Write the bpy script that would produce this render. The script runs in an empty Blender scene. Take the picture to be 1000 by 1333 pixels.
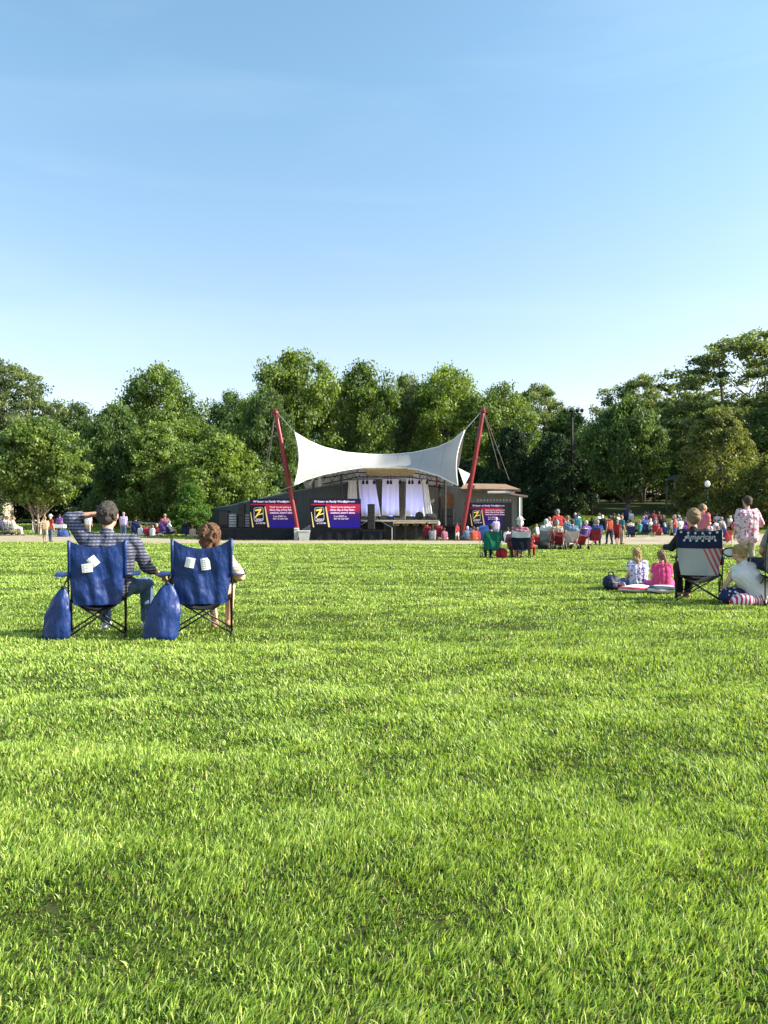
import bpy, math, random
import numpy as np
from mathutils import Vector, Matrix
R = math.radians
rng = np.random.default_rng(7)
random.seed(7)
sc = bpy.context.scene
COL = sc.collection
H_EYE, HORIZ, FPX = 1.15, 682.0, 1000.0

def P(px, py, d):
    return Vector(((px-500)/FPX*d, d, H_EYE+(HORIZ-py)/FPX*d))

# ------------------------------------------------------------------ materials
def lin(c):
    return tuple(((v/255)/12.92 if v/255 <= .04045 else ((v/255+.055)/1.055)**2.4) for v in c)

class NT:
    def __init__(s, m):
        s.m = m; s.t = m.node_tree; s.n = s.t.nodes; s.l = s.t.links
    def add(s, typ, **kw):
        nd = s.n.new(typ)
        for k, v in kw.items():
            if k.startswith('i_'):
                key = k[2:]
                nd.inputs[int(key) if key.isdigit() else key.replace('_', ' ')].default_value = v
            else: setattr(nd, k, v)
        return nd
    def link(s, a, b): s.l.new(a, b)

def newmat(name):
    m = bpy.data.materials.new(name); m.use_nodes = True
    nt = NT(m); nt.n.clear()
    nt.out = nt.add('ShaderNodeOutputMaterial')
    nt.bs = nt.add('ShaderNodeBsdfPrincipled')
    nt.link(nt.bs.outputs[0], nt.out.inputs[0])
    return m, nt

def mixc(nt, fac, a, b):
    mx = nt.add('ShaderNodeMix', data_type='RGBA')
    if isinstance(fac, (int, float)): mx.inputs[0].default_value = fac
    else: nt.link(fac, mx.inputs[0])
    for i, v in ((6, a), (7, b)):
        if isinstance(v, tuple): mx.inputs[i].default_value = (*v[:3], 1)
        else: nt.link(v, mx.inputs[i])
    return mx.outputs[2]

def coords(nt, kind='Object'):
    return nt.add('ShaderNodeTexCoord').outputs[kind]

_mc = {}
def M(col, rough=.8, var=.18, scale=6., spec=.3, metal=0., bump=0., bscale=40., transl=0., name='paint', emis=None, es=0):
    key = (col, rough, var, scale, spec, metal, bump, bscale, transl, name, emis, es)
    if key in _mc: return _mc[key]
    m, nt = newmat(name)
    no = nt.add('ShaderNodeTexNoise'); no.inputs['Scale'].default_value = scale; no.inputs['Detail'].default_value = 5
    nt.link(coords(nt), no.inputs['Vector'])
    d = tuple(max(0, c*(1-var)) for c in col); l = tuple(min(1, c*(1+var)) for c in col)
    ramp = nt.add('ShaderNodeMapRange'); ramp.inputs[1].default_value = .3; ramp.inputs[2].default_value = .7
    nt.link(no.outputs[0], ramp.inputs[0])
    c = mixc(nt, ramp.outputs[0], d, l)
    nt.link(c, nt.bs.inputs['Base Color'])
    nt.bs.inputs['Roughness'].default_value = rough
    nt.bs.inputs['Metallic'].default_value = metal
    nt.bs.inputs['Specular IOR Level'].default_value = spec
    if bump:
        n2 = nt.add('ShaderNodeTexNoise'); n2.inputs['Scale'].default_value = bscale; n2.inputs['Detail'].default_value = 4
        nt.link(coords(nt), n2.inputs['Vector'])
        bp = nt.add('ShaderNodeBump'); bp.inputs['Strength'].default_value = bump; bp.inputs['Distance'].default_value = .02
        nt.link(n2.outputs[0], bp.inputs['Height']); nt.link(bp.outputs[0], nt.bs.inputs['Normal'])
    if emis:
        nt.bs.inputs['Emission Color'].default_value = (*emis, 1); nt.bs.inputs['Emission Strength'].default_value = es
    if transl:
        tr = nt.add('ShaderNodeBsdfTranslucent'); nt.link(c, tr.inputs[0])
        ms = nt.add('ShaderNodeMixShader'); ms.inputs[0].default_value = transl
        nt.link(nt.bs.outputs[0], ms.inputs[1]); nt.link(tr.outputs[0], ms.inputs[2]); nt.link(ms.outputs[0], nt.out.inputs[0])
    _mc[key] = m
    return m

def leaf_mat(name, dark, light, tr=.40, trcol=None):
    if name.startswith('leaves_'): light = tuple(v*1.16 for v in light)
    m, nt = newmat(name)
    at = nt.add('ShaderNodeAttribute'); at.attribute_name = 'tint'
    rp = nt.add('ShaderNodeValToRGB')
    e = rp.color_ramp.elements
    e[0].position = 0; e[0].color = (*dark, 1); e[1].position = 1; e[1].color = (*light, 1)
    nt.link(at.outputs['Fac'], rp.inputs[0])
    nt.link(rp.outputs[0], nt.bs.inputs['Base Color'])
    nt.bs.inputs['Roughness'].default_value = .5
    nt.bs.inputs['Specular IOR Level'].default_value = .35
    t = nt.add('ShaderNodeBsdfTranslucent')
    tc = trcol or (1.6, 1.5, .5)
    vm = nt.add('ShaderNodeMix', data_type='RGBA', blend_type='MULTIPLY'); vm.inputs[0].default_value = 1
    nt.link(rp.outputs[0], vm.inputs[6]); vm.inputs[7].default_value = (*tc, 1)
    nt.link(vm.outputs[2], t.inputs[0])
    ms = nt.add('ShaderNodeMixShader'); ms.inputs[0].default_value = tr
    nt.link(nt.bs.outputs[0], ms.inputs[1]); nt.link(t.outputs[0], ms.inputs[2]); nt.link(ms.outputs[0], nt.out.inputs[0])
    return m

# ------------------------------------------------------------------ mesh helpers
def frame_of(d):
    d = Vector(d).normalized()
    a = Vector((0, 0, 1)) if abs(d.z) < .9 else Vector((1, 0, 0))
    u = d.cross(a).normalized(); v = u.cross(d).normalized()
    return u, v, d

class MB:
    def __init__(s): s.v = []; s.f = []
    def add(s, vs, fs):
        o = len(s.v); s.v += [tuple(x) for x in vs]; s.f += [tuple(i+o for i in f) for f in fs]; return s
    def box(s, c, size, rot=None, bev=0.):
        c = Vector(c); hx, hy, hz = size[0]/2, size[1]/2, size[2]/2
        b = min(bev, hx*.9, hy*.9, hz*.9)
        if b <= 0:
            vs = [Vector((x*hx, y*hy, z*hz)) for z in (-1, 1) for y in (-1, 1) for x in (-1, 1)]
            fs = [(0, 2, 3, 1), (4, 5, 7, 6), (0, 1, 5, 4), (2, 6, 7, 3), (0, 4, 6, 2), (1, 3, 7, 5)]
        else:
            vs = []; idx = {}
            for x in (-1, 1):
                for y in (-1, 1):
                    for z in (-1, 1):
                        for ax in range(3):
                            p = [x*(hx-b), y*(hy-b), z*(hz-b)]
                            p[ax] = (x, y, z)[ax]*(hx, hy, hz)[ax]
                            idx[(x, y, z, ax)] = len(vs); vs.append(Vector(p))
            fs = []
            for ax in range(3):
                a1, a2 = [(1, 2), (2, 0), (0, 1)][ax]
                for sgn in (-1, 1):
                    q = []
                    for s1, s2 in ((-1, -1), (1, -1), (1, 1), (-1, 1)):
                        k = [0, 0, 0]; k[ax] = sgn; k[a1] = s1; k[a2] = s2
                        q.append(idx[(*k, ax)])
                    fs.append(tuple(q if sgn > 0 else q[::-1]))
            for a0 in range(3):
                a1, a2 = [(1, 2), (2, 0), (0, 1)][a0]
                for s1 in (-1, 1):
                    for s2 in (-1, 1):
                        k = [0, 0, 0]; k[a1] = s1; k[a2] = s2
                        k0 = k[:]; k0[a0] = -1; k1 = k[:]; k1[a0] = 1
                        fs.append((idx[(*k0, a1)], idx[(*k1, a1)], idx[(*k1, a2)], idx[(*k0, a2)]))
            for x in (-1, 1):
                for y in (-1, 1):
                    for z in (-1, 1): fs.append(tuple(idx[(x, y, z, a)] for a in range(3)))
        if rot is not None: vs = [rot @ v for v in vs]
        return s.add([v+c for v in vs], fs)
    def tube(s, pts, r, n=8, cap=True):
        pts = [Vector(p) for p in pts]
        rs = r if isinstance(r, (list, tuple)) else [r]*len(pts)
        vs = []; fs = []
        u = None
        for i, p in enumerate(pts):
            d = (pts[min(i+1, len(pts)-1)]-pts[max(i-1, 0)])
            if d.length < 1e-9: d = Vector((0, 0, 1))
            d.normalize()
            if u is None: u, v, _ = frame_of(d)
            else:
                u = (u-d*u.dot(d))
                u = u.normalized() if u.length > 1e-6 else frame_of(d)[0]
                v = u.cross(d).normalized()
            for k in range(n):
                a = 2*math.pi*k/n
                vs.append(p+(u*math.cos(a)+v*math.sin(a))*rs[i])
        for i in range(len(pts)-1):
            for k in range(n):
                a, b = i*n+k, i*n+(k+1) % n
                fs.append((a, a+n, b+n, b))
        if cap:
            fs.append(tuple(range(n))); fs.append(tuple(reversed(range((len(pts)-1)*n, len(pts)*n))))
        return s.add(vs, fs)
    def caps(s, a, b, ra, rb=None, n=12):
        """capsule with round ends and a taper"""
        rb = ra if rb is None else rb
        a, b = Vector(a), Vector(b); u, v, d = frame_of(b-a if (b-a).length > 1e-6 else (0, 0, 1))
        rings = []
        for t in (-88, -60, -30, 0): rings.append((a+d*ra*math.sin(R(t)), ra*math.cos(R(t))))
        for t in (0, 30, 60, 88): rings.append((b+d*rb*math.sin(R(t)), rb*math.cos(R(t))))
        vs = []; fs = []
        for p, r in rings:
            for k in range(n):
                an = 2*math.pi*k/n; vs.append(p+(u*math.cos(an)+v*math.sin(an))*r)
        for i in range(len(rings)-1):
            for k in range(n):
                q, w = i*n+k, i*n+(k+1) % n; fs.append((q, w, w+n, q+n))
        fs.append(tuple(reversed(range(n)))); fs.append(tuple(range((len(rings)-1)*n, len(rings)*n)))
        return s.add(vs, fs)
    def ell(s, c, r, rot=None, nu=16, nv=10):
        c = Vector(c); vs = []; fs = []
        for j in range(nv+1):
            t = -math.pi/2+math.pi*(j+.001 if j == 0 else (j-.001 if j == nv else j))/nv
            for k in range(nu):
                a = 2*math.pi*k/nu
                p = Vector((math.cos(t)*math.cos(a)*r[0], math.cos(t)*math.sin(a)*r[1], math.sin(t)*r[2]))
                vs.append(c+(rot @ p if rot is not None else p))
        for j in range(nv):
            for k in range(nu):
                q, w = j*nu+k, j*nu+(k+1) % nu; fs.append((q, w, w+nu, q+nu))
        fs.append(tuple(reversed(range(nu)))); fs.append(tuple(range(nv*nu, (nv+1)*nu)))
        return s.add(vs, fs)
    def sheet(s, fn, nu, nv, th):
        """thick sheet from fn(u,v)"""
        g = [[Vector(fn(i/nu, j/nv)) for i in range(nu+1)] for j in range(nv+1)]
        vs = []; N = (nu+1)*(nv+1)
        top = []; bot = []
        for j in range(nv+1):
            for i in range(nu+1):
                du = g[j][min(i+1, nu)]-g[j][max(i-1, 0)]; dv = g[min(j+1, nv)][i]-g[max(j-1, 0)][i]
                n = du.cross(dv); n = n.normalized() if n.length > 1e-9 else Vector((0, 0, 1))
                top.append(g[j][i]+n*th/2); bot.append(g[j][i]-n*th/2)
        fs = []
        W = nu+1
        for j in range(nv):
            for i in range(nu):
                a = j*W+i; fs.append((a, a+1, a+1+W, a+W)); fs.append((a+N, a+W+N, a+1+W+N, a+1+N))
        for i in range(nu):
            fs.append((i, i+N, i+1+N, i+1)); a = nv*W+i; fs.append((a, a+1, a+1+N, a+N))
        for j in range(nv):
            a = j*W; fs.append((a, a+W, a+W+N, a+N)); a = j*W+nu; fs.append((a, a+N, a+W+N, a+W))
        return s.add(top+bot, fs)
    def lathe(s, prof, c=(0, 0, 0), n=20, sy=1.):
        c = Vector(c); vs = []; fs = []
        for r, z in prof:
            for k in range(n):
                a = 2*math.pi*k/n; vs.append(c+Vector((r*math.cos(a), r*sy*math.sin(a), z)))
        for i in range(len(prof)-1):
            for k in range(n):
                q, w = i*n+k, i*n+(k+1) % n; fs.append((q, w, w+n, q+n))
        fs.append(tuple(reversed(range(n)))); fs.append(tuple(range((len(prof)-1)*n, len(prof)*n)))
        return s.add(vs, fs)
    def poly(s, pts, d):
        """extrude a planar polygon by the vector d"""
        pts = [Vector(p) for p in pts]; n = len(pts); d = Vector(d)
        return s.add(pts+[p+d for p in pts], [tuple(reversed(range(n))), tuple(range(n, 2*n))]+[(i, (i+1) % n, (i+1) % n+n, i+n) for i in range(n)])
    def mesh(s, name='mesh'):
        me = bpy.data.meshes.new(name); me.from_pydata(s.v, [], s.f); me.update(); return me
    def build(s, name, mat, parent=None, smooth=False):
        return link(name, s.mesh(name), mat, parent, smooth)

def shade(me, smooth):
    me.polygons.foreach_set('use_smooth', [smooth]*len(me.polygons))

def link(name, me, mat, parent=None, smooth=False):
    if mat is not None and not len(me.materials): me.materials.append(mat)
    if smooth: shade(me, True)
    o = bpy.data.objects.new(name, me); COL.objects.link(o)
    if parent is not None: o.parent = parent
    return o

def smart(o, ang=40):
    """smooth shading with sharp edges over ang"""
    me = o.data; shade(me, True)
    try: me.set_sharp_from_angle(angle=R(ang))
    except Exception: pass
    return o

def tag(o, label=None, cat=None, group=None, kind=None):
    if label: o['label'] = label
    if cat: o['category'] = cat
    if group: o['group'] = group
    if kind: o['kind'] = kind
    return o

def thing(name, label, cat, loc=(0, 0, 0), rz=0, group=None, scale=1.):
    o = bpy.data.objects.new(name, None); COL.objects.link(o)
    o.empty_display_size = .2
    o.location = loc; o.rotation_euler = (0, 0, rz); o.scale = (scale,)*3
    return tag(o, label, cat, group)

def kids(o): return [c for c in bpy.data.objects if c.parent == o]
_kid = {}
def dup(o, parent=None):
    c = o.copy(); COL.objects.link(c); c.parent = parent
    if o.name not in _kid: _kid[o.name] = kids(o)
    for ch in _kid[o.name]: dup(ch, c)
    return c

def setmat(o, m):
    if len(o.material_slots) == 0: return
    o.material_slots[0].link = 'OBJECT'; o.material_slots[0].material = m

def child(o, nm):
    return [c for c in o.children if c.name.split('.')[0] == nm]

def voxel(mb, vs, it=3, fac=.5, name='body'):
    me = mb.mesh('tmp'); o = bpy.data.objects.new('tmp', me); COL.objects.link(o)
    md = o.modifiers.new('r', 'REMESH'); md.mode = 'VOXEL'; md.voxel_size = vs; md.use_smooth_shade = True
    if it:
        sm = o.modifiers.new('s', 'SMOOTH'); sm.iterations = it; sm.factor = fac
    dg = bpy.context.evaluated_depsgraph_get()
    out = bpy.data.meshes.new_from_object(o.evaluated_get(dg)); out.name = name
    bpy.data.objects.remove(o); bpy.data.meshes.remove(me)
    shade(out, True)
    return out

def displace(me, amp, freq, seed=0):
    n = len(me.vertices); co = np.empty(n*3); me.vertices.foreach_get('co', co); co = co.reshape(-1, 3)
    no = np.empty(n*3); me.vertices.foreach_get('normal', no); no = no.reshape(-1, 3)
    r = np.random.default_rng(seed); d = np.zeros(n)
    for k in range(6):
        w = r.normal(size=3)*freq*(1+.4*k); d += np.sin(co@w+r.uniform(0, 6.28))/(1+.3*k)
    co += no*(d*amp/2.5)[:, None]
    me.vertices.foreach_set('co', co.ravel()); me.update()

def text_mesh(txt, size, align='LEFT', shear=0., bold=0.):
    cu = bpy.data.curves.new('txt', 'FONT'); cu.body = txt; cu.size = size; cu.align_x = align; cu.shear = shear
    cu.extrude = .004; cu.offset = bold
    o = bpy.data.objects.new('txt', cu); COL.objects.link(o)
    dg = bpy.context.evaluated_depsgraph_get()
    me = bpy.data.meshes.new_from_object(o.evaluated_get(dg))
    bpy.data.objects.remove(o); bpy.data.curves.remove(cu)
    v = [v.co.copy() for v in me.vertices]; f = [tuple(p.vertices) for p in me.polygons]
    bpy.data.meshes.remove(me)
    return v, f

# ------------------------------------------------------------------ camera, light, world
cam = bpy.data.cameras.new('camera'); co = bpy.data.objects.new('camera', cam); COL.objects.link(co)
co.location = (0, 0, H_EYE); co.rotation_euler = (R(90), 0, 0)
cam.lens = 36*FPX/1333; cam.sensor_width = 36; cam.sensor_fit = 'AUTO'
cam.shift_y = (HORIZ-666.5)/1333; cam.clip_end = 3000; cam.clip_start = .05
sc.camera = co
SUN_EL, SUN_AZ = 31., 94.   # azimuth from +y clockwise: the sun stands to the right, a touch behind the viewer
sd = Vector((math.sin(R(SUN_AZ))*math.cos(R(SUN_EL)), math.cos(R(SUN_AZ))*math.cos(R(SUN_EL)), math.sin(R(SUN_EL))))
sl = bpy.data.lights.new('sun', 'SUN'); so = bpy.data.objects.new('sun', sl); COL.objects.link(so)
so.rotation_euler = sd.to_track_quat('Z', 'Y').to_euler(); sl.energy = 5.0; sl.angle = R(.53); sl.color = (1, .93, .80)
so.location = (30, -5, 30)
w = bpy.data.worlds.new('World'); sc.world = w; w.use_nodes = True
wt = w.node_tree; wt.nodes.clear()
wo = wt.nodes.new('ShaderNodeOutputWorld'); bg = wt.nodes.new('ShaderNodeBackground'); wt.links.new(bg.outputs[0], wo.inputs[0])
sky = wt.nodes.new('ShaderNodeTexSky'); sky.sky_type = 'NISHITA'; sky.sun_disc = False
sky.sun_elevation = R(SUN_EL); sky.sun_rotation = R(SUN_AZ); sky.altitude = 200
sky.air_density = 1.0; sky.dust_density = 1.3; sky.ozone_density = 1.2
bg.inputs[1].default_value = .132
# thin cirrus streaks: a slight whitening of the sky, laid out in world directions
tc = wt.nodes.new('ShaderNodeTexCoord'); mp = wt.nodes.new('ShaderNodeMapping'); wt.links.new(tc.outputs['Generated'], mp.inputs[0])
mp.inputs['Location'].default_value = (.35, .2, 1.7); mp.inputs['Rotation'].default_value = (0, R(24), R(10)); mp.inputs['Scale'].default_value = (1.1, 1.1, 9)
nz = wt.nodes.new('ShaderNodeTexNoise'); nz.inputs['Scale'].default_value = 1.7; nz.inputs['Detail'].default_value = 7; nz.inputs['Distortion'].default_value = .6
wt.links.new(mp.outputs[0], nz.inputs['Vector'])
mr = wt.nodes.new('ShaderNodeMapRange'); mr.inputs[1].default_value = .5; mr.inputs[2].default_value = .8; mr.inputs[3].default_value = 0; mr.inputs[4].default_value = .07
wt.links.new(nz.outputs[0], mr.inputs[0])
mx = wt.nodes.new('ShaderNodeMix'); mx.data_type = 'RGBA'; wt.links.new(mr.outputs[0], mx.inputs[0]); 
tn = wt.nodes.new('ShaderNodeMix'); tn.data_type = 'RGBA'; tn.blend_type = 'MULTIPLY'; tn.inputs[0].default_value = 1; 
sx = wt.nodes.new('ShaderNodeSeparateXYZ'); wt.links.new(tc.outputs['Generated'], sx.inputs[0])
gr_ = wt.nodes.new('ShaderNodeMapRange'); gr_.inputs[1].default_value = 0.02; gr_.inputs[2].default_value = .5; wt.links.new(sx.outputs[2], gr_.inputs[0])
tm_ = wt.nodes.new('ShaderNodeMix'); tm_.data_type = 'RGBA'; tm_.inputs[6].default_value = (1.24, .96, .88, 1); tm_.inputs[7].default_value = (.99, 1.17, 1.08, 1)
wt.links.new(gr_.outputs[0], tm_.inputs[0]); wt.links.new(tm_.outputs[2], tn.inputs[7])
wt.links.new(sky.outputs[0], tn.inputs[6]); wt.links.new(tn.outputs[2], mx.inputs[6])
mx.inputs[7].default_value = (5.2, 5.5, 5.8, 1)
wt.links.new(mx.outputs[2], bg.inputs[0])
sc.view_settings.view_transform = 'Standard'; sc.view_settings.look = 'None'; sc.view_settings.gamma = 1
sc.view_settings.exposure = 1.10
sc.cycles.max_bounces = 6; sc.cycles.diffuse_bounces = 3; sc.cycles.glossy_bounces = 2; sc.cycles.transmission_bounces = 3
sc.cycles.transparent_max_bounces = 6; sc.cycles.caustics_reflective = False; sc.cycles.caustics_refractive = False

# ------------------------------------------------------------------ terrain
def sst(a, b, x): t = np.clip((x-a)/(b-a), 0, 1); return t*t*(3-2*t)
def lump(x, y):
    z = np.zeros_like(x)
    r = np.random.default_rng(3)
    for k in range(10):
        L = .45*1.5**(k*.55); a = r.uniform(-.5, .5)
        z += .0060*L**.5*np.sin((x*math.sin(a)*.8+y*math.cos(a))*6.28/L+r.uniform(0, 6.28)+1.3*np.sin(x*1.9/L+k))
    return z*(1-sst(35, 50, y))
def terr(x, y):
    x = np.asarray(x, float); y = np.asarray(y, float)
    left = np.interp(y, [0, 51, 60, 70, 100, 200, 900], [0, 0, .34, .8, 2., 3, 3])
    cen = np.interp(y, [0, 66, 100, 200, 900], [0, 0, 1.4, 2.5, 3])
    right = np.interp(y, [0, 49, 56, 72, 90, 120, 200, 900], [0, 0, .28, 1.2, 3.4, 5, 5, 5])
    fx = x/np.maximum(y, 1)*58
    wl = 1-sst(-16, -12.5, fx); wr = sst(9.5, 14, fx)
    return cen*(1-wl-wr)+left*wl+right*wr
def Z(x, y): return float(terr(x, y))+float(lump(np.array([float(x)]), np.array([float(y)]))[0])
def path_front(x): return np.interp(x, [-30, -12, 5, 20], [50.5, 45.5, 43.2, 42])
def path_back(x): return np.interp(x, [-34, -24, -12, 6, 16, 30], [61, 58, 52.5, 52, 56, 58])

ys = np.unique(np.concatenate([np.arange(-8, 1, .5), np.arange(1, 12, .12), np.arange(12, 30, .3), np.arange(30, 62, .6), np.arange(62, 130, 2.), np.array([140, 170, 220, 300, 500, 900, 1600])]))
xs = np.unique(np.concatenate([np.arange(-10, 10.01, .2), np.arange(-34, -10, .8), np.arange(10, 34, .8), np.arange(-90, -34, 4.), np.arange(34, 91, 4.), [-900, -400, -200, -120, 120, 200, 400, 900]]))
X, Y = np.meshgrid(xs, ys); ZZ = terr(X, Y)+lump(X, Y)
V = np.stack([X, Y, ZZ], -1).reshape(-1, 3); nx = len(xs)
I = np.arange(len(ys)-1)[:, None]*nx+np.arange(nx-1)[None]
F = np.stack([I, I+1, I+1+nx, I+nx], -1).reshape(-1, 4)
def npmesh(name, V, F, attr=None):
    me = bpy.data.meshes.new(name); k = F.shape[1]
    me.vertices.add(len(V)); me.vertices.foreach_set('co', V.astype(np.float32).ravel())
    me.loops.add(F.size); me.loops.foreach_set('vertex_index', F.astype(np.int32).ravel())
    me.polygons.add(len(F)); me.polygons.foreach_set('loop_start', np.arange(0, F.size, k, dtype=np.int32)); me.polygons.foreach_set('loop_total', np.full(len(F), k, np.int32))
    if attr is not None:
        a = me.attributes.new('tint', 'FLOAT', 'FACE'); a.data.foreach_set('value', attr.astype(np.float32))
    me.update(calc_edges=True); return me

gm, nt = newmat('lawn_soil')
n1 = nt.add('ShaderNodeTexNoise'); n1.inputs['Scale'].default_value = 1.1; n1.inputs['Detail'].default_value = 8
n2 = nt.add('ShaderNodeTexNoise'); n2.inputs['Scale'].default_value = 30; n2.inputs['Detail'].default_value = 6
cc = coords(nt); nt.link(cc, n1.inputs[0]); nt.link(cc, n2.inputs[0])
c1 = mixc(nt, n1.outputs[0], (.045, .065, .014), (.09, .10, .03))
c2 = mixc(nt, n2.outputs[0], (.03, .035, .014), c1)
nt.link(c2, nt.bs.inputs['Base Color']); nt.bs.inputs['Roughness'].default_value = 1; nt.bs.inputs['Specular IOR Level'].default_value = .1
g = link('ground', npmesh('ground', V, F), gm, smooth=True); tag(g, kind='structure')

# sandy path across the field
xp = np.linspace(-36, 34, 141); vs = []
for j in range(7):
    t = j/6
    a = path_front(xp)+.25*np.sin(xp*1.7)+.12*np.sin(xp*4.3); b = path_back(xp)+.3*np.sin(xp*1.1+2)
    yy = a*(1-t)+b*t
    vs.append(np.stack([xp, yy, terr(xp, yy)+.012], -1))
V = np.array(vs).reshape(-1, 3); I = np.arange(6)[:, None]*141+np.arange(140)[None]
pm = M((.36, .30, .21), .95, .22, 1.5, bump=.5, bscale=9, name='sandy_gravel')
tag(link('path', npmesh('path', V, np.stack([I, I+1, I+142, I+141], -1).reshape(-1, 4)), pm), kind='structure')

# ------------------------------------------------------------------ grass
def make_grass():
    r = np.random.default_rng(11)
    out = []
    rho0 = 25000.
    edges = [1.0]
    while edges[-1] < 78: edges.append(edges[-1]*1.06)
    for d0, d1 in zip(edges[:-1], edges[1:]):
        dm = (d0+d1)/2; rho = rho0*min(1, (2.6/dm)**1.75)
        half = .56*d1+1.6
        n = int(rho*(d1-d0)*2*half)
        out.append(np.stack([r.uniform(-half, half, n), r.uniform(d0, d1, n)], -1))
    p = np.concatenate(out); x, y = p[:, 0], p[:, 1]
    keep = ~((y > path_front(x)+.25*np.sin(x*1.7)-.1) & (y < path_back(x)+.1+.3*np.sin(x*1.1+2)))
    keep &= ~((np.abs(x+.5) < 12.2) & (y > 53.2) & (y < 70))
    x, y = x[keep], y[keep]
    def fbm(x, y, L, seed):
        q = np.random.default_rng(seed); s = 0; a = 0
        for k in range(9):
            l = L*.72**k; th = q.uniform(0, 6.28); w = .8**k
            s = s+w*np.sin((x*math.cos(th)*.75+y*math.sin(th))*6.28/l+q.uniform(0, 6.28)+1.1*np.sin((x*math.sin(th)-y*math.cos(th))*4/l)); a += w
        return s/a
    gp = fbm(x, y, .16, 31)+.5*fbm(x, y, .6, 33)
    kp = r.random(len(x)) < np.clip(1.2+1.6*gp, .34, 1)
    x, y = x[kp], y[kp]
    n = len(x)
    # lawn structure: patches and low mowing waves, stretched across the view
    pa = fbm(x, y, 1.1, 5); pb = fbm(x, y, .35, 9); pc = fbm(x, y, 5., 21)
    h = (.034+.011*pb+.011*pa+.004*pc)*r.uniform(.45, 1.35, n)
    h = np.maximum(h, .012)
    wd = .0018*np.maximum(1, y/2.6)**.80*r.uniform(.65, 1.5, n)
    hh = np.maximum(1, y/9)**.3
    ang = r.uniform(0, 2*math.pi, n)
    # lean: a drift plus scatter, low spots lie flatter
    lx = .25*np.sin(y*.9+x*.3)+r.normal(0, .30, n)+.35*pb; ly = -.05+r.normal(0, .30, n)+.3*pa
    z = terr(x, y)+lump(x, y)
    base = np.stack([x, y, z-.004], -1)
    side = np.stack([np.cos(ang), np.sin(ang), np.zeros(n)], -1)
    up = np.stack([lx, ly, np.ones(n)], -1); up /= np.linalg.norm(up, axis=1)[:, None]
    bend = np.stack([lx, ly, -.35*np.ones(n)*r.uniform(0, 1.6, n)], -1)
    hh_ = (h*hh)[:, None]; w_ = wd[:, None]
    mid = base+up*hh_*.55; tip = base+up*hh_*.95+bend*hh_*.34
    V = np.stack([base-side*w_, base+side*w_, mid-side*w_*.85, mid+side*w_*.85, tip], 1).reshape(-1, 3)
    i = np.arange(n)[:, None]*5
    Fq = np.concatenate([i+np.array([[0, 1, 3, 2]])], 1); Ft = np.concatenate([i+np.array([[2, 3, 4]])], 1)
    tint = np.clip(.45+.27*r.normal(size=n)+.16*pc+.16*pa+.22*pb, 0, .9)
    dry = r.random(n) < .035+.05*np.clip(pa-.2, 0, 1)+.10*np.clip(-pb-.35, 0, 1); tint[dry] = r.uniform(.94, 1, dry.sum())
    me = bpy.data.meshes.new('grass'); nl = n*7
    me.vertices.add(n*5); me.vertices.foreach_set('co', V.astype(np.float32).ravel())
    me.loops.add(nl); L = np.concatenate([Fq, Ft], 1)
    me.loops.foreach_set('vertex_index', L.astype(np.int32).ravel())
    st = (np.arange(n)[:, None]*7+np.array([[0, 4]])).ravel(); me.polygons.add(2*n)
    me.polygons.foreach_set('loop_start', st.astype(np.int32)); me.polygons.foreach_set('loop_total', np.tile([4, 3], n).astype(np.int32))
    a = me.attributes.new('tint', 'FLOAT', 'FACE'); a.data.foreach_set('value', np.repeat(tint, 2).astype(np.float32))
    me.update(calc_edges=True)
    m = leaf_mat('grass_blades', (.034, .095, .016), (.55, .67, .16), .30, (1.4, 1.35, .5))
    rp = [k for k in m.node_tree.nodes if k.type == 'VALTORGB'][0].color_ramp
    b_ = [k for k in m.node_tree.nodes if k.type == 'BSDF_PRINCIPLED'][0]; b_.inputs['Roughness'].default_value = .5; b_.inputs['Specular IOR Level'].default_value = .4
    rp.elements[1].position = .9; e = rp.elements.new(.4); e.color = (.24, .38, .056, 1); e = rp.elements.new(.94); e.color = (.50, .46, .25, 1)
    print('blades', n)
    return tag(link('grass', me, m), 'short bright green lawn of fine blades over the whole field', 'grass', kind='stuff')
make_grass()
# ------------------------------------------------------------------ trees
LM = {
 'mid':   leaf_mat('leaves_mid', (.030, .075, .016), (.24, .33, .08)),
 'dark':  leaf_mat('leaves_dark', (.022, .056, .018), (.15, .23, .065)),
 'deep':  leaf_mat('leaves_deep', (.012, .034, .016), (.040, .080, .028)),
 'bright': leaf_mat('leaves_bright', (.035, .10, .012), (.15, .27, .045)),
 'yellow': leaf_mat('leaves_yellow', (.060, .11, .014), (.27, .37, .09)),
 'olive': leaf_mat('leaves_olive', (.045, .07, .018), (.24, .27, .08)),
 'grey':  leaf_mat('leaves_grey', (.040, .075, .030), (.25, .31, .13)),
}
BARK = M((.13, .105, .08), .95, .4, 3, bump=.8, bscale=14, name='bark')
BARKL = M((.27, .22, .165), .95, .3, 3, bump=.6, bscale=14, name='pale_bark')

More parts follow.
